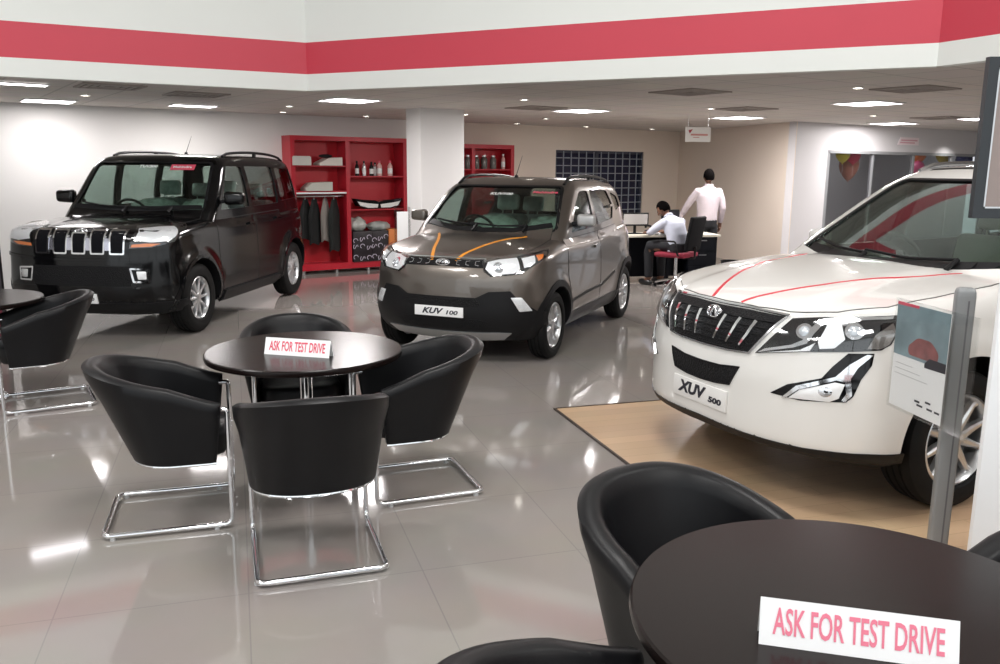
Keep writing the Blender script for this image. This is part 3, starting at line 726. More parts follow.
def seat(car, x, y, z, w, m, wrap, back=.62, headm=None):
    r = MB(); r.box(x - .25, x + .25, y - w / 2, y + w / 2, z, z + .16, bev=.05)
    Mx = Matrix.Translation((x - .22, y, z + .1)) @ Matrix.Rotation(R(-14), 4, 'Y')
    r.box(-.07, .07, -w / 2, w / 2, 0, back, Mx, bev=.05); s = r.build('seat', m, car.root, auto=60)
    h = MB(); h.box(-.045, .05, -.13, .13, back + .04, back + .22, Mx, bev=.04); h.tube([Mx @ Vector((0, -.06, back - .02)), Mx @ Vector((0, -.06, back + .06))], .007, 6).tube([Mx @ Vector((0, .06, back - .02)), Mx @ Vector((0, .06, back + .06))], .007, 6)
    h.build('headrest', headm or m, s, auto=60)
    return s
def interior(car, xd, zd, W, xs, zs, wheel_y, seatm, headm=None, xrear=None):
    """dashboard, steering wheel and seats"""
    mb = MB(); hw = W / 2 - .08
    prof = [(xd + .12, zd - .34), (xd + .34, zd - .05), (xd + .34, zd + .005), (xd + .10, zd + .03), (xd - .05, zd + .02), (xd - .12, zd - .06), (xd - .10, zd - .34)]
    M = Matrix(((1, 0, 0, 0), (0, 0, 1, 0), (0, 1, 0, 0), (0, 0, 0, 1)))
    mb.prism(prof, -hw, hw, M); mb.build('dashboard', DARK, car.root, auto=50)
    # steering wheel
    c = Vector((xd - .22, wheel_y, zd - .02)); t = R(62); Mw = Matrix.Translation(c) @ Matrix.Rotation(-t, 4, 'Y')
    mb = MB(); mb.tube([Mw @ Vector((math.cos(a) * .185, math.sin(a) * .185, 0)) for a in [2 * PI * k / 32 for k in range(32)]], .015, 10, closed=True)
    for a in (0, PI, PI / 2 * 3): mb.tube([Mw @ Vector((0, 0, -.01)), Mw @ Vector((math.sin(a) * .18, math.cos(a) * .18, 0))], .016, 8)
    mb.ball(c, .05, 8, (1, 1, 1)); mb.tube([c, c + Vector((.18, 0, -.06))], .025, 8); mb.build('steering_wheel', BLACKP, car.root)
    for y in (-.36, .36): seat(car, xs, y, zs, .48, seatm, None, headm=headm)
    xr = xrear if xrear is not None else xs - .85
    for y in (-.36, .36): seat(car, xr, y, zs + .02, .56, seatm, None, .55, headm=headm)
def mirror_part(car, x, y, z, m, sg, sc=1.):
    base = MB(); base.tube([(x, y - .07 * 1, z - .03), (x - .01, y + .05, z - .01)], .022, 10)
    b = MB(); bm = bmesh.new(); bmesh.ops.create_cube(bm, size=1)
    for v in bm.verts:
        v.co = Vector((v.co.x * .10 * (1.0 if v.co.y < 0 else .75), v.co.y * .20, v.co.z * (.135 if v.co.y < 0 else .115)))
    bmesh.ops.bevel(bm, geom=bm.edges[:], offset=.035, segments=4, affect='EDGES', profile=.5)
    for i, v in enumerate(bm.verts): v.index = i
    vs = [Vector((x - .01, y + .14 * sc, z + .02)) + v.co * sc for v in bm.verts]; fs = [[v.index for v in f.verts] for f in bm.faces]; bm.free()
    b.add(vs, fs); g = MB(); g.box(x - .01 - .052 * sc, x - .01 - .0505 * sc, y + .07 * sc, y + .22 * sc, z - .02, z + .065)
    for q in (base, b, g):
        if sg < 0: q.v = [Vector((v.x, -v.y, v.z)) for v in q.v]; q.f = [f[::-1] for f in q.f]
    o = b.build('wing_mirror', m, car.root, auto=60); base.build('mirror_arm', BLACKP, o); g.build('mirror_glass', CHROME, o, smooth=False); return o

def make_car(cfg):
    c = Car(cfg['name'], cfg['loc'], cfg['yaw'], cfg['label']); c.cfg = cfg; c.xc = cfg['xc']
    wb = cfg['wb'] / 2; W = cfg['W'] / 2; xf = cfg['xf']; xr = cfg['xr']
    hood = pchip(*zip(*cfg['hood'])); zf = pchip(*zip(*cfg['front'])); zr = pchip(*zip(*cfg['rear'])); ws = pchip(*zip(*cfg['wside'])); bot = pchip(*zip(*cfg['bottom']))
    pa, pp = cfg['plan']; ra, rp = cfg['rplan']; fl = cfg['flare']; Ra = cfg['arch']
    wpf = pchip(*zip(*cfg['wplan']))
    def F(x, y, z):
        ay = np.abs(y)
        Wy = W + ws(z) + wpf(x)
        for xw in (wb, -wb):
            rr = np.sqrt((x - xw) ** 2 + (z - cfg['Rt']) ** 2)
            Wy = Wy + fl * smooth01((Ra + .16 - rr) / .12) * smooth01((z - .15) / .2)
        a = ay - Wy
        Xf = zf(z) - pa * (ay / W) ** pp
        Xr = zr(z) + ra * (ay / W) ** rp
        b = x - Xf; d = Xr - x
        Zt = hood(x) - cfg['crown'] * (ay / W) ** 2.2 + cfg.get('dome', 0) * smooth01((cfg.get('domew', .5) - ay) / .10) * smooth01((x - .6) / .6)
        t = z - Zt; bo = bot(x) - z
        v = smax(a, t, cfg['k_ts']); v = smax(v, b, cfg['k_f']); v = smax(v, d, .22); v = smax(v, bo, .08); return v
    V, Fc = skin(F, xr + .85, xf - .85, cfg.get('zc', .62), cfg.get('nth', 220), .03, 46)
    gw = pchip(*zip(*cfg['gside'])); wsx = pchip(*zip(*cfg['screen'])); rsx = pchip(*zip(*cfg['rscreen'])); roof = pchip(*zip(*cfg['roof'])); gpl = pchip(*zip(*cfg['gplan']))
    def G(x, y, z):
        ay = np.abs(y); a = ay - (W + gw(z) + gpl(x)); b = x - (wsx(z) - cfg['scr_curve'] * (ay / W) ** 2.3); d = (rsx(z) + .12 * (ay / W) ** 3) - x
        t = z - (roof(x) - cfg['rcrown'] * (ay / W) ** 2.4); v = smax(a, b, .10); v = smax(v, d, .16); v = smax(v, t, .11); return smax(v, cfg['gz0'] - z, .02)
    gx0, gx1 = cfg['gspine']
    V2, F2 = skin(G, gx0, gx1, cfg['gz0'] + .22, 150, .035, 40, 1.9)
    # reference skin for fitting details
    n = len(V); allV = V + V2; allF = Fc + [tuple(i + n for i in f) for f in F2]
    c.set_skin(allV, allF); c.low = (V, Fc); c.green = (V2, F2); c.F = F; c.G = G
    paint = cfg['paint']
    body = mesh_obj('body', V, Fc, paint, c.root, True, 60)
    bm = bmesh.new(); bm.from_mesh(body.data); bmesh.ops.recalc_face_normals(bm, faces=bm.faces); bm.to_mesh(body.data); bm.free()
    cut = []; MYs = Matrix(((1, 0, 0, 0), (0, 0, 1, 0), (0, 1, 0, 0), (0, 0, 0, 1)))
    for xw in (wb, -wb):
        for s in (-1, 1):
            pr = [(xw + Ra * math.cos(t), cfg['Rt'] + Ra * math.sin(t)) for t in [PI * k / 40 for k in range(41)]] + [(xw - Ra * .98, -.2), (xw + Ra * .98, -.2)]
            mb = MB(); y0, y1 = sorted((s * (W - .36), s * (W + .3))); mb.prism(pr, y0, y1, MYs); cut.append((mb, BLACKP))
    tx0, tx1, tz0, tw = cfg['tub']; mb = MB(); mb.prism([(tx0, -tw), (tx1 - .45, -tw), (tx1, -tw * .62), (tx1, tw * .62), (tx1 - .45, tw), (tx0, tw)], tz0, 2.2); cut.append((mb, DARK))
    boolean(body, cut)
    ib = [m.name if m else '' for m in body.data.materials].index(BLACKP.name)
    for p in body.data.polygons:
        if p.normal.z < -.30 and p.center.z < .42: p.material_index = ib
    gh = mesh_obj('cabin_shell', V2, F2, cfg.get('roofpaint', paint), c.root, True, 60)
    bm = bmesh.new(); bm.from_mesh(gh.data); bmesh.ops.recalc_face_normals(bm, faces=bm.faces); bm.to_mesh(gh.data); nV = len(bm.verts)
    ff_ = [[v.index for v in f.verts] for f in bm.faces]; bm.free()
    inn, _ = skin(lambda x, y, z: G(x, y, z) + .04, gx0, gx1, cfg['gz0'] + .22, 150, .035, 40, 1.9)
    me2 = bpy.data.meshes.new('cabin_shell'); vv_ = [tuple(v.co) for v in gh.data.vertices] + [tuple(v) for v in inn]
    me2.from_pydata(vv_, [], ff_ + [[i + nV for i in f[::-1]] for f in ff_]); me2.materials.append(gh.data.materials[0]); me2.materials.append(DARK)
    for i, p in enumerate(me2.polygons): p.material_index = 1 if i >= len(ff_) else 0
    gh.data = me2
    mb = MB(); mb.box(-3, 3, -1.5, 1.5, cfg['gz0'] - .5, cfg['gz0'] + .071); cuts = [(mb, DARK)]
    yb, yt, zb, zt = cfg['screen_cut']; rad = .05
    mb = MB(); pol = round_poly([(-yb, zb), (yb, zb), (yt, zt), (-yt, zt)], rad); MX = Matrix(((0, 0, 1, 0), (1, 0, 0, 0), (0, 1, 0, 0), (0, 0, 0, 1)))
    mb.prism(pol, (gx0 + gx1) / 2, xf + .3, MX); cuts.append((mb, BLACKP))
    yb2, yt2, zb2, zt2 = cfg['rear_cut']; mb = MB(); pol2 = round_poly([(-yb2, zb2), (yb2, zb2), (yt2, zt2), (-yt2, zt2)], rad); mb.prism(pol2, xr - .3, (gx0 + gx1) / 2 - .4, MX); cuts.append((mb, BLACKP))
    MYs = Matrix(((1, 0, 0, 0), (0, 0, 1, 0), (0, 1, 0, 0), (0, 0, 0, 1)))
    for w in cfg['windows']:
        mb = MB(); mb.prism(round_poly(w, .03), -W - .4, W + .4, MYs); cuts.append((mb, BLACKP))
    boolean(gh, cuts[:1]); boolean(gh, cuts[1:3]); boolean(gh, cuts[3:])
    # glazing
    c.patch('windscreen', 'front', [(y * .995, z) for y, z in pol], GLASS, off=-.010, th=.004, res=.05)
    for w in cfg['windows']: c.patch('side_window', 'side', round_poly(w, .03), GLASS2, off=-.010, th=.004, res=.05, mirror=True)
    c.patch('rear_window', 'rear', pol2, GLASS2, off=-.010, th=.004, res=.06)
    # underbody
    mb = MB(); mb.box(-wb - .45, wb + .45, -.45, .45, cfg['bottom'][0][1] + .03, .55); mb.build('underbody', BLACKP, c.root, smooth=False)
    for xw in (wb, -wb):
        for s in (1, -1):
            t = make_wheel(cfg['Rt'], cfg['Rr'], cfg['tw'], *cfg['spokes'], s, None); t.parent = c.root; t.location = (xw, s * (W - cfg['tw'] / 2 - .015 + fl * .6), cfg['Rt'])
            if xw > 0 and cfg.get('steer'): t.rotation_euler = (0, 0, R(cfg['steer']))
    return c
PW = carpaint('white_car_paint', (.78, .77, .74), 0, 0, .3)
PK = carpaint('black_car_paint', (.003, .003, .0035), 0, 0, .12, 0); PK.node_tree.nodes['Principled BSDF'].inputs['Specular IOR Level'].default_value = .42
PG = carpaint('grey_brown_metallic_paint', (.165, .145, .128), .8, 1, .33)
REDV = mat('red_vinyl', (.62, .03, .05), .35); ORV = mat('orange_vinyl', (.85, .33, .03), .35)
MESHB = mat('black_grille_mesh', (.007, .007, .008), .5, spec=.2, bump=(90, 1., .01))

XUV = dict(name='suv', loc=(3.174, 5.490, .0145), yaw=R(-155.4), label='white crossover SUV with red bonnet stripes parked on the wooden platform', xc=1.2,
  wb=2.70, W=1.86, xf=2.22, xr=-2.36, Rt=.36, Rr=.235, tw=.235, arch=.445, flare=.022, spokes=(5, True), paint=PW,
  hood=[(-2.4, 1.21), (-1.0, 1.19), (.3, 1.16), (1.0, 1.170), (1.3, 1.148), (1.6, 1.113), (1.85, 1.068), (2.05, 1.012), (2.2, .955), (2.4, .84)],
  front=[(.15, 2.16), (.24, 2.24), (.34, 2.27), (.48, 2.275), (.62, 2.275), (.74, 2.26), (.85, 2.235), (.97, 2.19), (1.1, 2.11)],
  rear=[(.2, -2.2), (.4, -2.33), (.7, -2.36), (1.0, -2.33), (1.25, -2.28)],
  wside=[(.15, -.10), (.26, -.03), (.4, 0), (.6, .005), (.8, 0), (.95, -.012), (1.08, -.05), (1.25, -.10)],
  wplan=[(-2.4, -.13), (-2.0, -.05), (-1.3, 0), (1.4, 0), (1.8, -.01), (2.2, -.05)],
  plan=(.40, 2.9), rplan=(.25, 3.), crown=.055, dome=.014, domew=.52, k_ts=.10, k_f=.11,
  bottom=[(-2.4, .34), (-1.9, .24), (-1.3, .20), (1.3, .20), (1.8, .27), (2.3, .30)],
  gside=[(.95, -.03), (1.15, -.055), (1.35, -.11), (1.6, -.205), (1.75, -.27)], gplan=[(-2.4, -.16), (-1.6, -.03), (0, 0), (1.3, -.03)],
  screen=[(1.0, 1.30), (1.14, 1.07), (1.35, .74), (1.6, .32), (1.7, .12), (1.8, -.08)], rscreen=[(1.0, -2.33), (1.25, -2.25), (1.6, -2.02), (1.8, -1.85)],
  roof=[(-2.3, 1.60), (-1.6, 1.69), (-.9, 1.74), (-.3, 1.745), (.1, 1.72), (.4, 1.67)], rcrown=.06, scr_curve=.20, gz0=1.0, gspine=(-1.5, .25),
  screen_cut=(.745, .585, 1.155, 1.645), rear_cut=(.62, .5, 1.28, 1.58), tub=(-2.1, .88, .45, .74),
  windows=[[(.68, 1.18), (-.06, 1.19), (-.08, 1.60), (.14, 1.60), (.42, 1.44)], [(-.16, 1.19), (-1.0, 1.21), (-1.0, 1.60), (-.16, 1.61)], [(-1.08, 1.22), (-1.75, 1.28), (-1.62, 1.53), (-1.08, 1.59)]])
xuv = make_car(XUV)
KUV = dict(name='suv', loc=(.2018, 9.0095, 0.004), yaw=R(-113.1), label='grey brown compact SUV with orange bonnet stripes, between the black and white cars', xc=1.0,
  wb=2.385, W=1.69, xf=1.87, xr=-1.80, Rt=.305, Rr=.20, tw=.19, arch=.355, flare=.02, spokes=(5, True), paint=PG,
  hood=[(-1.9, 1.16), (-1.0, 1.13), (.3, 1.08), (.9, 1.085), (1.15, 1.06), (1.4, 1.02), (1.6, .975), (1.75, .925), (1.9, .85)],
  front=[(.18, 1.70), (.26, 1.76), (.36, 1.84), (.48, 1.865), (.62, 1.86), (.74, 1.85), (.84, 1.82), (.95, 1.77), (1.05, 1.7)],
  rear=[(.2, -1.66), (.4, -1.77), (.7, -1.80), (1.0, -1.77), (1.2, -1.72)],
  wside=[(.15, -.12), (.26, -.05), (.4, -.005), (.6, .005), (.8, 0), (.95, -.012), (1.05, -.04), (1.2, -.09)],
  wplan=[(-1.9, -.12), (-1.6, -.05), (-1.1, 0), (1.2, 0), (1.5, -.02), (1.85, -.08)],
  plan=(.34, 2.8), rplan=(.22, 3.), crown=.05, dome=.012, domew=.45, k_ts=.09, k_f=.09,
  bottom=[(-1.9, .30), (-1.5, .23), (-1.1, .20), (1.3, .20), (1.9, .22)],
  gside=[(.9, -.03), (1.1, -.055), (1.3, -.10), (1.5, -.165), (1.65, -.22)], gplan=[(-1.9, -.14), (-1.2, -.03), (0, 0), (1.1, -.02)],
  screen=[(.9, 1.22), (1.08, 1.0), (1.25, .78), (1.5, .44), (1.58, .3), (1.7, .1)], rscreen=[(.9, -1.76), (1.2, -1.68), (1.5, -1.5), (1.7, -1.38)],
  roof=[(-1.75, 1.50), (-1.2, 1.575), (-.6, 1.61), (0, 1.615), (.3, 1.59), (.6, 1.53)], rcrown=.045, scr_curve=.16, gz0=.96, gspine=(-1.0, .2),
  screen_cut=(.70, .585, 1.125, 1.53), rear_cut=(.55, .45, 1.18, 1.46), tub=(-1.55, .82, .42, .66),
  windows=[[(.62, 1.10), (-.10, 1.12), (-.12, 1.48), (.14, 1.48), (.36, 1.36)], [(-.20, 1.13), (-.86, 1.17), (-.98, 1.30), (-.86, 1.47), (-.20, 1.49)], [(-1.06, 1.24), (-1.32, 1.28), (-1.26, 1.40), (-1.0, 1.45)]])
kuv = make_car(KUV)
TUV = dict(name='suv', loc=(-3.844, 10.1496, 0.004), yaw=R(-97.), label='black boxy SUV with chrome five slot grille parked by the red shelves on the left', xc=1.05,
  wb=2.68, W=1.83, xf=1.98, xr=-2.02, Rt=.355, Rr=.215, tw=.215, arch=.41, flare=.022, spokes=(10, False), paint=PK,
  hood=[(-2.1, 1.20), (-1.0, 1.18), (.4, 1.16), (1.0, 1.165), (1.3, 1.15), (1.6, 1.12), (1.8, 1.085), (1.93, 1.05), (2.05, .98)],
  front=[(.2, 1.86), (.3, 1.92), (.42, 1.965), (.55, 1.98), (.75, 1.975), (.95, 1.955), (1.05, 1.93), (1.15, 1.88)],
  rear=[(.2, -1.9), (.4, -2.0), (.7, -2.02), (1.0, -2.0), (1.3, -1.97)],
  wside=[(.15, -.12), (.26, -.05), (.4, -.005), (.6, .005), (.85, 0), (1.0, -.01), (1.12, -.04), (1.25, -.08)],
  wplan=[(-2.1, -.08), (-1.8, -.03), (-1.3, 0), (1.4, 0), (1.7, -.015), (2.0, -.05)],
  plan=(.22, 3.4), rplan=(.14, 4.), crown=.04, dome=.012, domew=.5, k_ts=.08, k_f=.07,
  bottom=[(-2.1, .34), (-1.7, .27), (-1.3, .24), (1.4, .24), (2.0, .25)],
  gside=[(1.0, -.03), (1.2, -.05), (1.45, -.085), (1.65, -.13), (1.8, -.17)], gplan=[(-2.1, -.07), (-1.2, -.01), (0, 0), (1.1, -.02)],
  screen=[(1.0, 1.15), (1.17, 1.0), (1.4, .78), (1.7, .52), (1.8, .42), (1.9, .3)], rscreen=[(1.0, -2.0), (1.3, -1.96), (1.6, -1.88), (1.85, -1.8)],
  roof=[(-2.0, 1.77), (-1.2, 1.825), (-.6, 1.835), (0, 1.83), (.4, 1.80), (.7, 1.75)], rcrown=.04, scr_curve=.12, gz0=1.03, gspine=(-1.25, .0),
  screen_cut=(.755, .675, 1.215, 1.735), rear_cut=(.6, .55, 1.28, 1.69), tub=(-1.8, .85, .5, .72),
  windows=[[(.66, 1.22), (-.08, 1.23), (-.08, 1.69), (.32, 1.69)], [(-.18, 1.23), (-1.0, 1.24), (-1.0, 1.69), (-.18, 1.70)], [(-1.10, 1.26), (-1.72, 1.28), (-1.66, 1.66), (-1.10, 1.69)]])
tuv = make_car(TUV)
# DETAILS
SEAM = mat('panel_gap_black', (.008, .008, .008), .7)
def sym(half):
    """mirror a half outline (y >= 0, listed from the centre top round to the centre bottom)"""
    return half + [(-a, b) for a, b in half[::-1]]
def ring_poly(cx, cz, r0, r1, a0, a1, n=30):
    return [(cx + r1 * math.cos(a), cz + r1 * math.sin(a)) for a in np.linspace(a0, a1, n)] + [(cx + r0 * math.cos(a), cz + r0 * math.sin(a)) for a in np.linspace(a1, a0, n)]
def emblem(c, y, z, w, h, parent=None):
    """chrome oval badge with two converging strokes standing on the grille"""
    p, n = c.cast('front', y, z); M = frame_mat(p + Vector((.016, 0, 0)), (0, 1, 0), (-.25, 0, 1))
    mb = MB(); mb.tube([Vector((math.cos(a) * w, math.sin(a) * h, 0)) for a in [2 * PI * k / 32 for k in range(32)]], .006, 8, closed=True)
    mb.tube([(-w * .45, -h, 0), (-w * .38, -h * .2, .004), (-w * .02, h * .8, 0)], .0065, 8).tube([(w * .55, -h * .9, 0), (w * .28, -h * .1, .004), (w * .08, h * .85, 0)], .0065, 8).tube([(-w * .98, h * .05, 0), (-w * .5, h * .1, .003), (-w * .1, h * .8, 0)], .0055, 8)
    mb.ball((0, 0, -.012), 1, 8, (w * .97, h * .95, .008)); xform(mb, M); return mb.build('emblem', CHROME, parent or c.root)
def lettering(c, name, body, ch, a, b, w, h, m, off=.004, shear=0., bold=0., tilt=(0, 1), parent=None):
    p, n = c.cast(ch, a, b); p2, _ = c.cast(ch, a + .05, b); X = (p2 - p).normalized(); U = n.cross(X) if n.cross(X).z > 0 else X.cross(n)
    t = text_mb(body, h, .0012, shear=shear, bold=bold, width=w); xform(t, frame_mat(p + n * off, X, U)); return t.build(name, m, parent or c.root, smooth=False)
def common(c, cfg, fd, rd, hy0, hy1, bonnet, handles, seamw=.007):
    W = cfg['W'] / 2
    # windscreen surround, cowl, bonnet, doors with gaps and handles
    yb, yt, zb, zt = cfg['screen_cut']
    fr = round_poly([(-yb, zb), (yb, zb), (yt, zt), (-yt, zt)], .05)
    c.strip('windscreen_seal', 'front', fr, .032, BLACKP, .001, .006, closed=True, res=.04)
    bn = c.patch('bonnet', 'top', bonnet, cfg['paint'], .004, .010, .045)
    c.strip('bonnet_gap', 'top', bonnet, .010, SEAM, .0012, .004, closed=True, res=.04, parent=bn)
    for nm, poly, h in (('front_door', fd, handles[0]), ('rear_door', rd, handles[1])):
        d = c.patch(nm, 'side', poly, cfg['paint'], .003, .006, .05, mirror=True)
        for k, o in enumerate(d): pass
        g = c.strip('door_gap', 'side', poly, seamw + .004, SEAM, .0012, .003, closed=True, res=.04, mirror=True)
        hh = c.strip('door_handle', 'side', [(h[0] - .09, h[1]), (h[0] - .03, h[1] + .004), (h[0] + .03, h[1] + .004), (h[0] + .09, h[1])], .028, cfg.get('handlemat', cfg['paint']), .030, .024, mirror=True)
        for o, a, b in zip(d, g, hh): a.parent = o; b.parent = o
def headlight(c, poly, rad, reflect=(), bulge=.012, m=GLOSSB, extra=None):
    hs = c.patch('headlight', 'wrap', poly, m, .003, .012, .03, mirror=True)
    for a, z, r0 in reflect:
        cirl = [(a + r0 / .9 * math.cos(t), z + r0 * math.sin(t)) for t in np.linspace(0, 2 * PI, 20, endpoint=False)]
        q = c.patch('projector_ring', 'wrap', cirl, CHROME, .010, .010, .02, mirror=True)
        cir2 = [(a + r0 * .66 / .9 * math.cos(t), z + r0 * .66 * math.sin(t)) for t in np.linspace(0, 2 * PI, 20, endpoint=False)]
        q2 = c.patch('projector_lens', 'wrap', cir2, mat('projector_glass', (.62, .66, .70), .06, .3, coat=1), .012, .012, .012, mirror=True, bulge=.010)
        for o, x, y in zip(hs, q, q2): x.parent = o; y.parent = o
    if extra:
        for nm, pl, mm, of in extra:
            q = c.patch(nm, 'wrap', pl, mm, of, .008, .025, mirror=True)
            for o, x in zip(hs, q): x.parent = o
    ln = c.patch('lens_cover', 'wrap', poly, LENS, .020, .003, .03, mirror=True)
    for o, x in zip(hs, ln): x.parent = o
    return hs
def rail(c, x0, x1, y0, y1, z, hgt, m):
    for s in (1, -1):
        pts = []; n = 16
        for i in range(n + 1):
            t = i / n; x = x0 + (x1 - x0) * t; y = (y0 + (y1 - y0) * t); p, _ = c.cast('top', x, y); e = min(1, math.sin(PI * min(max(t, 0), 1)) ** .35 if 0 < t < 1 else 0)
            pts.append(Vector((x, s * y, p.z + hgt * e + .004)))
        mb = MB(); mb.tube(pts, .016, 10)
        for t in (.5,): 
            i = int(t * n); q = pts[i]; mb.box(q.x - .03, q.x + .03, q.y - .012, q.y + .012, q.z - hgt - .02, q.z)
        mb.build('roof_rail', m, c.root)
def antenna(c, x, m=BLACKP):
    p, _ = c.cast('top', x, 0); mb = MB(); mb.lathe([(0, 0), (.022, 0), (.016, .022), (0, .026)], 14, Matrix.Translation(p)); mb.tube([p + Vector((0, 0, .02)), p + Vector((-.16, 0, .22))], [.004, .0015], 6); mb.build('antenna', m, c.root)
def wipers(c, pts2):
    for pts in pts2:
        L = [];
        for y, z in pts:
            p, n = c.cast('front', y, z); L.append(p + n * .022)
        mb = MB(); mb.tube(L, .009, 6); mb.tube([L[0], L[0] + Vector((.09, 0, -.05))], .014, 8); mb.build('wiper', BLACKP, c.root)
def plate(c, y, z, w, h, parts, m=PAPER, off=.012):
    p, n = c.cast('front', y, z); n = Vector((n.x, 0, n.z)).normalized(); M = frame_mat(p + n * off, (0, 1, 0), (-n.z, 0, n.x))
    mb = MB(); mb.box(-w / 2, w / 2, -h / 2, h / 2, -.012, 0, M, bev=.002); pl = mb.build('number_plate', m, c.root, auto=40)
    for body, dx, dy, tw, th, sh, bo in parts:
        t = text_mb(body, th, .0006, shear=sh, bold=bo, width=tw); xform(t, M @ Matrix.Translation((dx, dy, .0012))); t.build('plate_lettering', BLKT, pl, smooth=False)
    return pl

# ---- white SUV
c = xuv
common(c, XUV, [(.90, 1.10), (.97, .8), (.90, .50), (.82, .32), (-.08, .30), (-.10, 1.125)], [(-.12, 1.125), (-1.02, 1.13), (-1.10, .90), (-.98, .75), (-.86, .5), (-.84, .33), (-.11, .30)], 0, 0,
       [(2.125, 0), (2.115, .25), (2.08, .44), (1.96, .63), (1.78, .765), (1.50, .80), (1.1, .80), (.86, .76), (.93, .62), (1.02, .42), (1.07, .2), (1.08, 0), (1.07, -.2), (1.02, -.42), (.93, -.62), (.86, -.76), (1.1, -.80), (1.50, -.80), (1.78, -.765), (1.96, -.63), (2.08, -.44), (2.115, -.25)],
       [(.02, 1.0), (-.92, 1.02)])
c.patch('cowl_panel', 'top', [(1.075, 0), (1.065, .2), (1.015, .42), (.955, .57), (.90, .57), (.965, .42), (1.02, .2), (1.03, 0), (1.02, -.2), (.965, -.42), (.90, -.57), (.955, -.57), (1.015, -.42), (1.065, -.2)], BLACKP, .006, .006, .03)
G1 = sym([(0, .968), (.22, .972), (.452, .968), (.40, .87), (.335, .772), (.2, .762), (0, .758)])
gr = c.patch('grille', 'front', G1, MESHB, .004, .014, .035)
c.strip('chrome_trim', 'front', [(-.46, .974), (-.22, .980), (0, .976), (.22, .980), (.46, .974)], .014, CHROME, .012, .010, parent=gr)
c.strip('chrome_trim', 'front', [(.452, .968), (.40, .87), (.335, .772), (.2, .762), (0, .758), (-.2, .762), (-.335, .772), (-.40, .87), (-.452, .968)], .010, DCHROME, .010, .010, parent=gr)
for k in range(6):
    z = .775 + .032 * k; yy = .30 + .022 * k; c.strip('mesh_bar', 'front', [(-yy, z), (0, z - .006), (yy, z)], .006, BLACKP, .010, .008, parent=gr)
for y0, y1 in ((.105, .082), (.215, .185), (.322, .282)):
    for s in (1, -1):
        c.strip('claw_bar', 'front', [(s * y1 * .96, .80), (s * (y1 + y0) / 2, .86), (s * y0, .925)], [.012, .024], CHROME, .020, .018, parent=gr)
emblem(c, 0, .935, .052, .032, gr)
lw = c.patch('lower_intake', 'front', sym([(0, .668), (.15, .672), (.29, .69), (.235, .585), (.12, .572), (0, .568)]), MESHB, .003, .012, .03)
c.strip('intake_edge', 'front', sym([(0, .668), (.15, .672), (.29, .69), (.235, .585), (.12, .572), (0, .568)]), .008, BLACKP, .006, .006, closed=True, parent=lw)
H = [(.345, .778), (.49, .966), (.62, .985), (.76, 1.000), (.87, 1.012), (.975, 1.022), (.955, .955), (.925, .89), (.885, .862), (.76, .845), (.56, .82)]
headlight(c, H, 0, [(.565, .915, .034), (.775, .938, .036)], extra=[('chrome_bezel', [(.36, .783), (.41, .80), (.53, .836), (.585, .862), (.612, .91), (.64, .95), (.70, .972), (.80, .985), (.93, 1.000), (.935, 1.010), (.80, .998), (.69, .987), (.62, .966), (.588, .925), (.565, .875), (.52, .848), (.40, .81)], CHROME, .014),
    ('lower_reflector', [(.37, .785), (.56, .83), (.62, .87), (.60, .83)], LAMPW, .010), ('inner_reflector', [(.63, .875), (.66, .955), (.72, .965), (.74, .90), (.70, .855), (.64, .845)], LAMPW, .008), ('side_reflector', [(.83, .865), (.86, .93), (.93, .985), (.945, .95), (.915, .89), (.88, .867)], mat('smoked_reflector', (.32, .30, .28), .15, .7), .008)])
FG = [(.445, .597), (.52, .655), (.66, .708), (.70, .77), (.757, .838), (.86, .846), (.853, .79), (.815, .718), (.79, .634), (.765, .604), (.58, .584)]
fg = c.patch('fog_lamp_housing', 'wrap', FG, GLOSSB, .003, .010, .03, mirror=True)
for o, nm, pl, mm, of, bl in [(0, 'chrome_surround', [(.50, .586), (.56, .656), (.715, .722), (.765, .785), (.83, .838), (.855, .838), (.80, .775), (.775, .72), (.785, .64), (.762, .608), (.745, .61), (.762, .645), (.755, .70), (.72, .706), (.57, .638), (.52, .588)], CHROME, .010, 0), (0, 'fog_lamp', [(.53, .59), (.575, .638), (.715, .695), (.755, .69), (.735, .62), (.70, .598)], LAMPW, .006, .004),
        (0, 'fog_bulb', [(.68 + .028 * math.cos(t), .645 + .025 * math.sin(t)) for t in np.linspace(0, 2 * PI, 16, endpoint=False)], CHROME, .010, .008)]:
    q = c.patch(nm, 'wrap', pl, mm, of, .008, .02, mirror=True, bulge=bl)
    for a, b in zip(fg, q): b.parent = a
c.patch('bumper_lip', 'wrap', [(-1.02, .36), (-.6, .345), (0, .362), (.6, .345), (1.02, .36), (1.02, .255), (.6, .20), (0, .20), (-.6, .20), (-1.02, .255)], BLACKP, .006, .02, .05)
plate(c, 0, .485, .46, .115, [('XUV', -.06, .002, .25, .090, .25, .004), ('500', .14, -.016, .11, .042, .1, .002)], m=mat('plate_white', (.80, .79, .77), .4), off=.006)
for s in (1, -1):
    c.strip('bonnet_stripe', 'top', [(2.118, s * .118), (2.06, s * .15), (1.97, s * .205), (1.88, s * .255), (1.76, s * .32), (1.6, s * .385), (1.4, s * .465), (1.17, s * .53), (.99, s * .57)], [.020, .012], REDV, .0062, .003)
c.patch('windscreen_frit', 'front', [(-.64, 1.168), (.64, 1.168), (.69, 1.225), (.4, 1.205), (0, 1.198), (-.4, 1.205), (-.69, 1.225)], BLACKP, -.004, .003, .04)
wipers(c, [[(.48, 1.20), (.2, 1.185), (-.12, 1.205)], [(-.10, 1.19), (-.35, 1.20), (-.62, 1.235)]])
mirror_part(c, .50, .86, 1.20, PW, 1, .9); mirror_part(c, .50, .86, 1.20, PW, -1, .9)
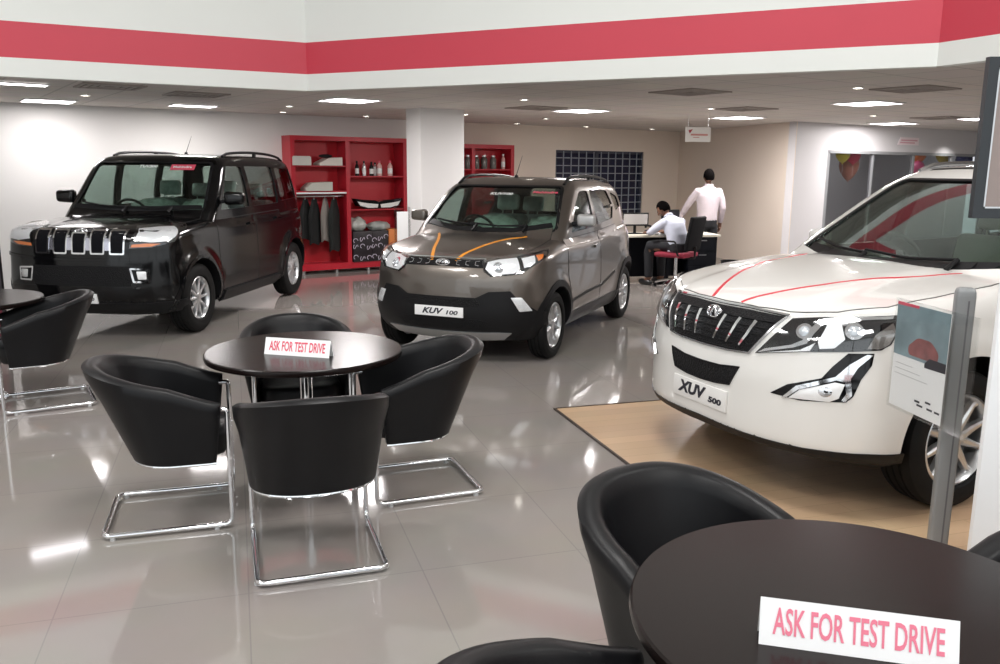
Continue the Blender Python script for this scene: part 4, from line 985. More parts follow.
interior(c, .62, 1.15, 1.45, -.15, .55, -.36, mat('beige_seat', (.34, .33, .28), .7, noise=(10, .1)))
for s in (1, -1):
    pass
arch = lambda cfg, s: (s * cfg['wb'] / 2, cfg['Rt'])
for s in (1, -1):
    c.patch('sill_cladding', 'side', [(.86, .34), (.86, .24), (-.86, .24), (-.86, .35)], BLACKP, .008, .012, .06, mirror=True) if s > 0 else None
rail(c, .0, -1.9, .60, .58, 0, .035, DCHROME)
c.patch('roof_panel_edge', 'top', [(.02, -.50), (.05, 0), (.02, .50), (-.02, .50), (.01, 0), (-.02, -.50)], BLACKP, .002, .004, .05)

# ---- grey brown compact SUV
c = kuv
common(c, KUV, [(.86, 1.05), (.88, .75), (.80, .48), (.74, .30), (-.14, .28), (-.16, 1.07)], [(-.18, 1.07), (-.92, 1.10), (-1.0, .84), (-.90, .68), (-.78, .5), (-.74, .30), (-.17, .28)], 0, 0,
       [(1.775, 0), (1.765, .25), (1.73, .42), (1.66, .56), (1.5, .655), (1.2, .685), (.95, .68), (.82, .66), (.89, .5), (.955, .3), (.975, 0), (.955, -.3), (.89, -.5), (.82, -.66), (.95, -.68), (1.2, -.685), (1.5, -.655), (1.66, -.56), (1.73, -.42), (1.765, -.25)],
       [(-.02, .93), (-.84, 1.30)])
c.patch('cowl_panel', 'top', [(.972, 0), (.952, .3), (.885, .5), (.81, .66), (.77, .63), (.84, .48), (.905, .3), (.925, 0), (.905, -.3), (.84, -.48), (.77, -.63), (.81, -.66), (.885, -.5), (.952, -.3)], BLACKP, .006, .006, .03)
gr = c.patch('grille', 'front', sym([(0, .920), (.36, .918), (.40, .875), (.37, .858), (0, .866)]), MESHB, .006, .012, .03)
c.strip('chrome_trim', 'front', [(-.38, .924), (0, .928), (.38, .924)], .010, CHROME, .012, .010, parent=gr)
for s in (1, -1):
    for k in range(3):
        y = s * (.13 + .085 * k); c.strip('grille_bracket', 'front', [(y + s * .035, .907), (y, .902), (y + s * .004, .876), (y + s * .035, .872)], .007, DCHROME, .012, .008, parent=gr)
emblem(c, 0, .895, .065, .026, gr)
H = [(.445, .905), (.60, .935), (.90, .965), (1.16, .992), (1.27, .997), (1.16, .955), (.93, .872), (.80, .808), (.52, .79), (.455, .83)]
headlight(c, H, 0, [(.60, .862, .042)], extra=[('main_reflector', [(.475, .85), (.50, .905), (.62, .925), (.80, .94), (.80, .85), (.74, .815), (.53, .803)], LAMPW, .007), ('corner_reflector', [(.84, .86), (.84, .935), (.98, .955), (.96, .90), (.90, .87)], LAMPW, .007), ('indicator', [(1.0, .915), (1.0, .958), (1.10, .965), (1.05, .93)], ORANGE, .007)])
BB = [(0, .607), (.38, .607), (.42, .625), (.50, .662), (.70, .668), (.76, .60), (.95, .49), (1.06, .47), (1.12, .36), (1.12, .26), (.9, .21), (0, .20)]
bb = c.patch('bumper_cladding', 'wrap', sym(BB), BLACKP, .008, .014, .04)
c.patch('bumper_intake', 'wrap', sym([(0, .592), (.40, .592), (.42, .55), (.38, .53), (0, .532)]), MESHB, .012, .006, .03, parent=bb)
c.patch('bumper_intake', 'wrap', sym([(0, .42), (.40, .42), (.50, .40), (.44, .335), (0, .33)]), MESHB, .011, .006, .03, parent=bb)
c.patch('skid_plate', 'front', sym([(0, .298), (.50, .305), (.60, .30), (.52, .235), (.3, .222), (0, .222)]), STEEL, .018, .02, .03, parent=bb)
fgk = c.patch('fog_lamp', 'wrap', [(.70, .612), (.80, .612), (.90, .495), (.78, .49)], LAMPW, .014, .010, .02, mirror=True, rr=.008, bulge=.006)
q = c.patch('fog_lens', 'wrap', [(.70, .612), (.80, .612), (.90, .495), (.78, .49)], LENS, .026, .003, .03, mirror=True)
for a, b in zip(fgk, q): b.parent = a
plate(c, 0, .475, .47, .088, [('KUV', -.055, 0, .21, .068, .35, .0025), ('100', .130, -.006, .115, .048, .2, .0015)], off=.020)
for s in (1, -1):
    c.strip('bonnet_stripe', 'top', [(1.77, s * .12), (1.68, s * .155), (1.58, s * .195), (1.42, s * .25), (1.29, s * .30), (1.1, s * .39), (.97, s * .46)], [.032, .024], ORV, .0062, .003)
for xw in (1.1925, -1.1925):
    c.patch('wheel_arch_cladding', 'side', ring_poly(xw, .305, .358, .415, -.25, PI + .25), BLACKP, .010, .02, .03, mirror=True)
c.patch('sill_cladding', 'side', [(.84, .36), (.84, .22), (-.84, .22), (-.84, .38)], BLACKP, .010, .014, .06, mirror=True)
c.strip('door_moulding', 'side', [(.80, .47), (.3, .50), (-.2, .51), (-.7, .60)], .03, BLACKP, .010, .008, mirror=True)
wipers(c, [[(.42, 1.155), (.15, 1.145), (-.15, 1.165)], [(-.08, 1.15), (-.3, 1.16), (-.55, 1.19)]])
mirror_part(c, .56, .78, 1.20, mat('mirror_grey', (.42, .42, .42), .3, .3, coat=1), 1, .9); mirror_part(c, .56, .78, 1.20, PG, -1, .9)
interior(c, .52, 1.08, 1.36, -.15, .50, -.34, GREYF, PLASTW, xrear=-.95)
rail(c, .28, -1.5, .575, .54, 0, .030, BLACKP); antenna(c, .12)
lettering(c, 'windscreen_sticker', 'Mahindra', 'front', .44, 1.475, .25, .05, REDT, -.004, .2, .001)
lettering(c, 'windscreen_sticker', 'KUV100', 'front', .0, 1.455, .24, .05, WHT, -.004, .2, .001)
# plastic film bundles on the front seats
for y in (-.3, .32):
    mb = MB(); mb.ball((0, 0, 0), 1, 12, (.26, .24, .12)); 
    for v in mb.v: k = 1 + .18 * math.sin(v.x * 37 + v.y * 23) * math.cos(v.z * 41 + y * 9 + v.y * 17); v.x *= k; v.y *= k; v.z *= k
    for v in mb.v: v.x += -.05; v.y += y; v.z += 1.09
    mb.build('plastic_cover', PLASTW, c.root, auto=80)

# ---- black boxy SUV
c = tuv
common(c, TUV, [(.86, 1.12), (.88, .8), (.84, .55), (.80, .34), (-.12, .33), (-.13, 1.14)], [(-.15, 1.14), (-.98, 1.15), (-1.02, .9), (-.93, .76), (-.86, .5), (-.84, .34), (-.15, .33)], 0, 0,
       [(1.90, 0), (1.89, .4), (1.86, .62), (1.78, .72), (1.5, .755), (1.1, .76), (.87, .74), (.92, .5), (.955, .25), (.965, 0), (.955, -.25), (.92, -.5), (.87, -.74), (1.1, -.76), (1.5, -.755), (1.78, -.72), (1.86, -.62), (1.89, -.4)],
       [(-.02, 1.04), (-.86, 1.06)])
c.patch('cowl_panel', 'top', [(.962, 0), (.95, .25), (.915, .5), (.865, .74), (.83, .72), (.87, .5), (.905, .25), (.915, 0), (.905, -.25), (.87, -.5), (.83, -.72), (.865, -.74), (.915, -.5), (.95, -.25)], BLACKP, .006, .006, .03)
gr = c.patch('grille', 'front', sym([(0, 1.075), (.47, 1.08), (.53, 1.075), (.49, .835), (0, .83)]), GLOSSB, .004, .012, .04)
LAV = mat('chrome_bar', (.66, .66, .76), .18, .9)
for k in range(-2, 3):
    y = k * .193; top = 1.058 if k else 1.035
    sl = [(y - .062, top), (y + .062, top), (y + .056, .862), (y - .056, .862)]
    q = c.patch('slot_frame', 'front', [(y - .080, top + .016), (y + .080, top + .016), (y + .072, .846), (y - .072, .846)], CHROME, .016, .012, .03, parent=gr, rr=.015)
    c.patch('slot', 'front', sl, mat('slot_black', (.004, .004, .006), .6, spec=.1), .018, .006, .03, parent=q, rr=.010)
for k in range(-2, 2):
    y = (k + .5) * .193; c.patch('chrome_bar', 'front', [(y - .022, 1.0), (y + .022, 1.0), (y + .022, .885), (y - .022, .885)], LAV, .012, .008, .03, parent=gr)
emblem(c, 0, 1.068, .06, .020, gr)
H = [(.515, .908), (.545, 1.0), (.615, 1.095), (.8, 1.11), (1.03, 1.117), (1.19, 1.12), (1.05, 1.06), (.97, 1.04), (.88, .965), (.70, .915)]
headlight(c, H, 0, [], extra=[('main_reflector', [(.56, .985), (.63, 1.085), (.85, 1.098), (1.0, 1.10), (.93, 1.03), (.85, .975), (.70, .965)], LAMPW, .007), ('indicator', [(.53, .918), (.54, .945), (.66, .955), (.78, .952), (.70, .925)], ORANGE, .008)])
bs = c.patch('bumper_slot', 'front', sym([(0, .735), (.50, .735), (.53, .64), (.50, .542), (0, .535)]), MESHB, .004, .010, .04)
c.strip('bumper_crease', 'wrap', [(-.95, .83), (-.5, .80), (0, .79), (.5, .80), (.95, .83)], .03, GLOSSB, .012, .010)
fp = [(.505, .722), (.675, .712), (.675, .577), (.53, .577)]
f1 = c.patch('fog_lamp_housing', 'wrap', fp, CHROME, .012, .012, .03, mirror=True, rr=.015)
f2 = c.patch('fog_recess', 'wrap', [(.525, .705), (.655, .697), (.655, .595), (.545, .595)], BLACKP, .015, .006, .03, mirror=True)
f3 = c.patch('fog_lamp', 'wrap', [(.565, .69), (.645, .687), (.645, .61), (.575, .61)], LAMPW, .018, .006, .02, mirror=True, rr=.01, bulge=.006)
for a, b, d in zip(f1, f2, f3): b.parent = a; d.parent = a
plate(c, -.035, .415, .38, .10, [('TUV', -.05, 0, .16, .065, .2, .002), ('300', .11, -.004, .10, .042, .2, .001)], off=.012)
c.patch('bumper_lower', 'wrap', sym([(0, .37), (.6, .37), (1.0, .40), (1.1, .30), (.6, .25), (0, .25)]), BLACKP, .008, .014, .05)
for xw in (1.34, -1.34):
    c.patch('wheel_arch_lip', 'side', ring_poly(xw, .355, .412, .445, -.15, PI + .15), GLOSSB, .008, .02, .03, mirror=True)
c.patch('side_step', 'side', [(.80, .36), (.80, .25), (-.80, .25), (-.80, .36)], BLACKP, .030, .04, .06, mirror=True)
wipers(c, [[(.42, 1.245), (.15, 1.235), (-.15, 1.25)], [(-.08, 1.24), (-.35, 1.25), (-.6, 1.28)]])
mirror_part(c, .62, .84, 1.33, PK, 1, 1.12); mirror_part(c, .62, .84, 1.33, PK, -1, 1.12)
interior(c, .56, 1.17, 1.52, -.15, .60, -.36, GREYF, PLASTW, xrear=-1.0)
rail(c, .15, -1.7, .66, .64, 0, .040, BLACKP); antenna(c, -.3)
lettering(c, 'windscreen_sticker', 'TUV300', 'front', -.03, 1.69, .21, .05, WHT, -.004, .2, .001)
p, n = c.cast('front', .17, 1.685); c.patch('windscreen_sticker', 'front', [(.23, 1.715), (.50, 1.715), (.50, 1.655), (.23, 1.655)], REDT, -.005, .002, .04)
lettering(c, 'sticker_lettering', 'Mahindra', 'front', .365, 1.685, .21, .045, WHT, -.003, 0, .001)
for y in (-.3, .32):
    mb = MB(); mb.ball((0, 0, 0), 1, 12, (.26, .26, .12))
    for v in mb.v: k = 1 + .18 * math.sin(v.x * 33 + v.y * 27) * math.cos(v.z * 41 + y * 9 + v.y * 17); v.x *= k; v.y *= k; v.z *= k
    for v in mb.v: v.x += -.05; v.y += y; v.z += 1.19
    mb.build('plastic_cover', PLASTW, c.root, auto=80)
# ============================================================ BACK OF THE SHOWROOM
def wall_frame(s, off):
    """matrix: x along the back wall, y out of the wall into the room, z up... origin on the floor at s, off in front of the wall"""
    n = Vector((wdir.y, -wdir.x)); p = WA + wdir * s + n * off
    return Vector((p.x, p.y, 0)), math.atan2(wdir.y, wdir.x)
def s_at(px, py=170, off=0.4):
    q = at_wall(px, py, WA, WB, off); n = Vector((wdir.y, -wdir.x)); return ((q.xy - n * off) - WA).dot(wdir)
SD = .36   # shelf depth
def shelf_unit(name, x0px, x1px, topz, divs, boards, label):
    s0, s1 = s_at(x0px, 170, SD), s_at(x1px, 170, SD); w = s1 - s0; o, a = wall_frame(s0, .004)
    r = empty(name, o, a, label, 'shelf', 'red shelf units on the back wall'); t = .07
    # local: x along wall, y = -depth towards the room
    mb = MB(); mb.box(0, t, -SD, 0, .06, topz); mb.build('side_panel', REDP, r, smooth=False)
    mb = MB(); mb.box(w - t, w, -SD, 0, .06, topz); mb.build('side_panel', REDP, r, smooth=False)
    mb = MB(); mb.box(0, w, -SD, 0, topz, topz + t); mb.build('top_panel', REDP, r, smooth=False)
    mb = MB(); mb.box(0, w, -SD, 0, .06, .06 + .10); mb.build('bottom_panel', REDP, r, smooth=False)
    mb = MB(); mb.box(t, w - t, -.02, 0, .16, topz); mb.build('back_panel', mat('red_shelf_back', (.50, .012, .022), .4, noise=(3, .05)), r, smooth=False)
    for d in divs: mb = MB(); mb.box(d * w - .035, d * w + .035, -SD, -.02, .16, topz); mb.build('divider', REDP, r, smooth=False)
    for k in range(4): mb = MB(); mb.box(w * (.08 + .28 * k) - .02, w * (.08 + .28 * k) + .02, -SD + .03, -SD + .07, 0, .06); mb.build('foot', STEEL, r, smooth=False)
    for (a0, a1, z) in boards: mb = MB(); mb.box(a0 * w + .03, a1 * w - .03, -SD + .02, -.02, z - .02, z); mb.build('shelf_board', REDP, r, smooth=False)
    return r, w
def on_shelf_z(px, py): return at_wall(px, py, WA, WB, SD).z
tz = on_shelf_z(345, 138) - .05
zb1, zb2, zr1, zr2 = on_shelf_z(318, 165.5), on_shelf_z(318, 191), on_shelf_z(372, 176), on_shelf_z(372, 209)
shA, wA = shelf_unit('red_shelf_unit', 291, 407, tz, [.47], [(0, .47, zb1), (0, .47, zb2), (.47, 1, zr1), (.47, 1, zr2)], 'tall red two bay shelf unit between the black car and the white pillar')
mb = MB(); mb.box(.07, wA * .47 - .035, -SD + .0, -SD + .02, zb2 - .045, zb2 - .02); mb.build('white_edge', WHT, shA, smooth=False)
shB, wB = shelf_unit('red_shelf_unit', 430, 514, on_shelf_z(500, 146) - .05, [.5], [(0, .5, on_shelf_z(480, 169)), (.5, 1, on_shelf_z(480, 169)), (0, 1, on_shelf_z(480, 200))], 'red shelf unit just right of the white pillar, behind the grey car')
AW = math.atan2(wdir.y, wdir.x)
def shelf_pt(px, z, off=.25):
    """point at height z standing off the wall, under pixel column px"""
    q = at_wall(px, 170, WA, WB, off); return Vector((q.x, q.y, z))
def thing_mb(name, mb, m, px, z, label, cat, group=None, off=.25, rz=0., auto=40):
    o = mb.build(name, m, None, auto=auto); o.location = shelf_pt(px, z + .001, off); o.rotation_euler = (0, 0, AW + rz); return tag(o, label, cat, group)
CARTON = mat('pale_carton', (.55, .54, .50), .7, noise=(6, .1)); SILVB = mat('silver_wrap', (.5, .5, .5), .35, .3, bump=(20, .6, .01))
# folded packs on the upper left shelves
def pack(w, d, h, wedge=0):
    mb = MB(); M = Matrix(((1, 0, 0, 0), (0, 0, 1, 0), (0, 1, 0, 0), (0, 0, 0, 1)))
    mb.prism([(-w / 2, 0), (w / 2, 0), (w / 2, h), (-w / 2 + wedge, h * (1 if not wedge else .9)), (-w / 2, h * .3 if wedge else h)], -d / 2, d / 2, M)
    
    if not wedge: mb.box(-w * .46, w * .46, -d * .47, d * .47, h, h + .012)
    return mb
thing_mb('flat_pack', pack(.30, .28, .13), CARTON, 299, zb1, 'grey wrapped pack on the top left red shelf, left one', 'pack', 'wrapped packs on the red shelves')
thing_mb('flat_pack', pack(.38, .28, .13, .16), mat('cream_pack', (.66, .62, .56), .6), 328, zb1, 'cream curved pack with dark cut-out on the top left red shelf', 'pack', 'wrapped packs on the red shelves')
thing_mb('flat_pack', pack(.44, .26, .14, .10), mat('grey_green_pack', (.50, .50, .45), .6), 316, zb2, 'long greyish carton alone on the second left red shelf', 'pack', 'wrapped packs on the red shelves')
mb = MB(); mb.ball((0, 0, 0), 1, 8, (.12, .03, .03)); o = thing_mb('rubber_trim', mb, BLACKP, 326, zb1 + .148, 'black rounded trim piece resting on the cream curved pack', 'trim', off=.26)
# bottles on the right bay
def bottle(h, r, capm, m, name='bottle'):
    mb = MB(); mb.lathe([(0, 0), (r, 0), (r, h * .62), (r * .8, h * .72), (r * .4, h * .80), (r * .4, h * .86)], 18); o = mb.build(name, m)
    mb = MB(); mb.lathe([(0, h * .86), (r * .5, h * .86), (r * .5, h), (0, h)], 14); mb.build('cap', capm, o)
    mb = MB(); mb.lathe([(r + .001, h * .15), (r + .001, h * .5)], 18); mb.build('label_band', WHT if m is not PAPER else REDT, o); return o
PINK = mat('pink_white_bottle', (.75, .45, .42), .4)
for i, (px, h, rr_, m, lb) in enumerate([(357, .24, .032, BLACKP, 'black slim bottle, leftmost on the upper right red shelf'), (364, .24, .032, STEEL, 'silver slim can, second on the upper right red shelf'), (371.5, .23, .035, BLACKP, 'dark bottle in the middle of the upper right red shelf'), (375, .22, .035, STEEL, 'grey can behind the middle bottles on the right red shelf'), (379.5, .25, .042, PINK, 'pink and white spray bottle, left of the last one on the right red shelf'), (390, .25, .042, PINK, 'pink and white spray bottle at the right end of the red shelf')]):
    o = bottle(h, rr_, REDT if m is PINK else BLACKP, m); o.location = shelf_pt(px, zr1 + .001, .25 if i != 3 else .16); tag(o, lb, 'bottle', 'bottles on the right bay of the red shelf')
# pair of head lamps on the right bay
for k, (px, lb) in enumerate(((367, 'black and white car headlamp on the red shelf, left one of the pair'), (386, 'black and white car headlamp on the red shelf, right one of the pair'))):
    sg = 1 if k == 0 else -1
    r = empty('headlamp_unit', shelf_pt(px, zr2 + .001, .27), AW, lb, 'headlamp', 'headlamps on the red shelf')
    M = Matrix(((1, 0, 0, 0), (0, 0, 1, 0), (0, 1, 0, 0), (0, 0, 0, 1)))
    pl = [(-.26 * sg, .17), (-.20 * sg, .05), (-.05 * sg, 0), (.17 * sg, 0), (.20 * sg, .10), (.10 * sg, .14), (-.10 * sg, .15)]
    mb = MB(); mb.prism(pl, -.07, .07, M); mb.build('housing', GLOSSB, r, auto=30)
    mb = MB(); mb.prism([(-.22 * sg, .125), (-.17 * sg, .055), (-.03 * sg, .02), (.14 * sg, .02), (.155 * sg, .075), (-.05 * sg, .095)], -.082, -.071, M); mb.build('lens', mat('lamp_white', (.75, .75, .73), .15), r, auto=30)
# hanging seat covers / jackets in the lower left bay
def garment(w, h, m, name):
    bm = MB(); n = 14; vs = []; fs = []; lv = 12
    for j in range(lv + 1):
        t = j / lv; z = -h * t; hw = w / 2 * (.45 + .55 * min(1, t * 3) - .12 * max(0, t - .7)); dp = .055 * (.4 + .6 * min(1, t * 4))
        for k in range(n * 2):
            a = 2 * PI * k / (n * 2); fold = 1 + .10 * math.sin(5 * a + t * 3); vs.append((hw * math.cos(a) * fold, dp * math.sin(a) * fold, z - .02 * math.sin(3 * a)))
    N = n * 2
    for j in range(lv): fs += [(j * N + k, j * N + (k + 1) % N, (j + 1) * N + (k + 1) % N, (j + 1) * N + k) for k in range(N)]
    fs += [tuple(range(N)), tuple(range(lv * N, (lv + 1) * N))[::-1]]; bm.add(vs, fs); o = bm.build(name, m, None, auto=70)
    hk = MB(); hk.tube([(0, 0, -.01), (0, 0, .035), (.02, 0, .05), (0, 0, .065), (-.015, 0, .05)], .004, 6); hk.build('hanger_hook', STEEL, o); return o
zrail = zb2 - .085
rl = MB(); rl.tube([(.07, -.25, zrail), (wA * .47 - .035, -.25, zrail)], .012, 8); rl.build('hanging_rail', STEEL, shA)
FB = mat('black_fabric', (.005, .006, .006), .85, noise=(20, .3)); FG2 = mat('grey_fabric_strip', (.22, .20, .18), .8); FD = mat('dark_green_fabric', (.006, .009, .008), .8)
for px, w, h, m, lb in ((304, .34, .62, FB, 'black hanging seat cover nearest the black car on the red shelf rail'), (313, .36, .70, FB, 'black hanging seat cover in the middle of the red shelf rail'), (324, .26, .66, FG2, 'grey hanging seat cover between the dark ones on the red shelf rail'), (333, .38, .82, FD, 'long dark hanging seat cover at the right end of the rail')):
    o = garment(w, h, m, 'seat_cover'); o.location = shelf_pt(px, zrail - .055, .25 + .004); o.rotation_euler = (0, 0, AW + .75); tag(o, lb, 'seat cover', 'seat covers hanging in the red shelf')
# bags, cartons and plastic bundles in the lower right bay
def lump(sx, sy, sz, seed, m, name):
    mb = MB(); mb.ball((0, 0, 0), 1, 12)
    for v in mb.v:
        k = 1 + .16 * math.sin(v.x * 5 + seed) * math.cos(v.y * 6 + seed * 2) + .08 * math.sin(v.z * 13 + v.x * 9 + seed); v.x *= k * sx; v.y *= k * sy; v.z = max(v.z * k, -.82) * sz
    zm = min(v.z for v in mb.v)
    for v in mb.v: v.z -= zm
    return mb
BAGM = mat('clear_bag_plastic', (.42, .43, .40), .25, bump=(16, .9, .02), noise=(9, .35))
PATT = mat('dark_printed_carton', (.012, .008, .011), .4, noise=(30, .8))
def carton(w, d, h, marks=True):
    mb = MB(); mb.box(-w / 2, w / 2, -d / 2, d / 2, 0, h, bev=.006); return mb
z0c = .161; zc_top = .161
cart = []
for px, w, h, m, lb, off in ((357, .34, .50, PATT, 'dark printed carton, left one under the plastic bundle in the red shelf', .23), (375, .30, .50, PATT, 'dark carton with lilac marks beside the orange carton in the red shelf', .23), (389, .20, .52, mat('orange_carton', (.62, .20, .05), .6), 'orange brown carton in the lower right bay of the red shelf', .25)):
    o = thing_mb('carton', carton(w, .32, h), m, px, z0c, lb, 'box', 'cartons in the lower right red bay', off=off); cart.append(o)
    if m is PATT:
        mk = MB()
        for k in range(9):
            x = -w * .38 + (k % 3) * w * .36; z = .08 + (k // 3) * .15 + .03 * math.sin(k * 5)
            mk.tube([(x + .04 * math.cos(a), -.1612, z + .035 * math.sin(a * (1 + k % 2))) for a in [PI * q / 6 for q in range(9)]], .006, 5)
        mk.build('printed_marks', mat('lilac_print', (.55, .50, .60), .5), o)
thing_mb('plastic_bundle', lump(.17, .16, .12, 1, BAGM, ''), BAGM, 355, z0c + .502, 'crumpled clear plastic bundle, left one on the dark cartons', 'bag', 'plastic bundles in the red shelf', off=.23, auto=80)
thing_mb('plastic_bundle', lump(.19, .16, .08, 4, BAGM, ''), mat('grey_green_bag', (.36, .38, .36), .3, bump=(16, .9, .02), noise=(9, .3)), 377, z0c + .502, 'flatter grey plastic bundle on the dark cartons beside the left bundle', 'bag', 'plastic bundles in the red shelf', off=.23, auto=80)
# right-hand unit contents
for px, lb in ((468, 'left dark glass jar in the shelf right of the pillar'), (476, 'second dark glass jar in the shelf right of the pillar'), (484, 'third dark glass jar in the shelf right of the pillar'), (493, 'fourth dark glass jar in the shelf right of the pillar')):
    z = on_shelf_z(480, 169); mb = MB(); mb.lathe([(0, 0), (.055, 0), (.06, .02), (.06, .17), (.045, .20), (.03, .21), (0, .21)], 16); o = thing_mb('jar', mb, mat('smoked_jar', (.16, .15, .14), .15, .2, noise=(14, .7)), px, z, lb, 'jar', 'jars in the shelf right of the pillar')
    mb = MB(); mb.lathe([(0, .2105), (.04, .2105), (.04, .24), (0, .24)], 14); mb.build('lid', STEEL, o)
o = bottle(.27, .036, WHT, PINK); o.location = shelf_pt(503, on_shelf_z(480, 169) + .001, .25); tag(o, 'tall pale spray bottle at the right end of the shelf by the window', 'bottle')
# clear acrylic stand in front of the shelf, behind the grey car
p = at_z(404, 271, 0); p = Vector((-1.30, 11.25, 0)); r = empty('acrylic_stand', p, .3, 'clear acrylic leaflet stand between the red shelf and the grey car', 'stand')
zt = at_y(405, 207, 11.25).z
mb = MB(); mb.box(-.08, .08, -.01, .01, .02, zt).box(-.10, -.085, -.05, .05, .02, zt).box(.085, .10, -.05, .05, .02, zt); mb.build('panel', CLEAR, r, smooth=False); mb = MB(); mb.box(-.15, .15, -.12, .12, 0, .02, bev=.005); mb.build('base', STEEL, r)
mb = MB(); mb.box(-.075, .075, -.014, -.011, zt * .55, zt * .95); mb.build('leaflet', PAPER, r, smooth=False)
# white papers rack on the pillar foot
q0 = pc + ax * .02; r = empty('leaflet_rack', (q0.x + .22, q0.y - .06, 0), ANG_S, 'white paper rack standing at the foot of the pillar behind the grey car', 'rack')
mb = MB(); mb.box(-.22, .22, -.02, .0, .0, 1.08).box(-.22, .22, -.14, -.02, .0, .03); mb.build('back_board', mat('rack_white', (.74, .74, .73), .5), r, smooth=False)
for k in range(3): mb = MB(); mb.box(-.20, .20, -.12, -.021, .55 + .17 * k, .57 + .17 * k).box(-.20, .20, -.12, -.11, .57 + .17 * k, .66 + .17 * k); mb.build('pocket', CLEAR, r, smooth=False)

# ------------------------------------------------------------ desk corner
dA = at_z(630, 237, .75); dB = at_z(723, 235.5, .75); dA = Vector((1.72, 12.68, 0)); dB = Vector((3.36, 13.0, 0))
dd = (dB - dA); dl = dd.length; da = math.atan2(dd.y, dd.x)
r = empty('office_desk', dA, da, 'long dark office desk with pale top in front of the back wall', 'desk')
mb = MB(); mb.box(0, dl, 0, .62, .70, .735, bev=.004); mb.build('desktop', mat('pale_desktop', (.72, .68, .58), .35), r, auto=30)
NV = mat('dark_navy_panel', (.005, .006, .010), .5, spec=.2)
mb = MB(); mb.box(.02, dl - .02, .40, .43, .06, .699); mb.build('modesty_panel', NV, r, smooth=False)
for x in (.03, dl * .5, dl - .07): mb = MB(); mb.box(x, x + .04, .05, .6, 0, .699); mb.build('side_panel', NV, r, smooth=False)
mb = MB(); mb.box(dl * .70, dl - .08, .03, .38, .02, .69, bev=.005); pdl = mb.build('drawer_pedestal', NV, r, auto=30)
for k in range(3): mb = MB(); mb.box(dl * .70 + .01, dl - .09, .018, .03, .05 + .22 * k, .25 + .22 * k); dr = mb.build('drawer', NV, r, smooth=False); mb = MB(); mb.box(dl * .8, dl * .8 + .12, .008, .018, .2 + .22 * k, .212 + .22 * k); mb.build('handle', STEEL, dr, smooth=False)
MD = Matrix.Translation(dA) @ Matrix.Rotation(da, 4, 'Z')
def on_desk(px, dep, z=.7355): # along-desk position from the pixel column
    q = at_wall(px, 236, (dA.x, dA.y), (dB.x, dB.y), 0); s = (Vector((q.x, q.y, 0)) - dA).dot(dd.normalized()); v = MD @ Vector((s, dep, 0)); return Vector((v.x, v.y, z))
def monitor(px, dep, w, h, lab, scr, rz):
    r = empty('monitor', on_desk(px, dep), da + rz, lab, 'monitor'); mb = MB(); mb.box(-.11, .11, -.08, .08, 0, .012, bev=.004).box(-.02, .02, .0, .02, .01, .16); mb.build('stand', BLACKP, r)
    mb = MB(); mb.box(-w / 2, w / 2, -.02, .02, .12, .12 + h, bev=.006); mb.build('housing', BLACKP, r); mb = MB(); mb.box(-w / 2 + .02, w / 2 - .02, -.0225, -.0205, .145, .12 + h - .02); mb.build('screen', scr, r, smooth=False)
monitor(641, .28, .42, .20, 'black monitor with pale screen on the left end of the desk', mat('pale_screen', (.45, .43, .42), .3), 0.)
monitor(680, .42, .30, .24, 'black monitor behind the seated man on the desk', mat('dark_screen', (.02, .02, .025), .2), .1)
r = empty('telephone', on_desk(657, .22), da + .2, 'black desk telephone between the two monitors', 'telephone')
mb = MB(); mb.prism([(-.08, 0), (.08, 0), (.08, .05), (-.08, .09)], -.08, .08, Matrix(((0, 0, 1, 0), (1, 0, 0, 0), (0, 1, 0, 0), (0, 0, 0, 1)))); mb.build('body', BLACKP, r); mb = MB(); mb.tube(fillet([(-.06, -.09, .10), (-.06, -.05, .125), (-.06, .05, .125), (-.06, .09, .10)], .03), .018, 8); mb.build('handset', BLACKP, r)
mb = MB()
for k in range(6): mb.box(-.11 + .003 * (k % 2), .11 + .003 * (k % 2), -.15, .15, k * .004, k * .004 + .003)
o = mb.build('paper_stack', PAPER, smooth=False); o.location = on_desk(664, .14); o.rotation_euler = (0, 0, da + .3); tag(o, 'white sheets of paper lying on the desk before the seated man', 'paper')
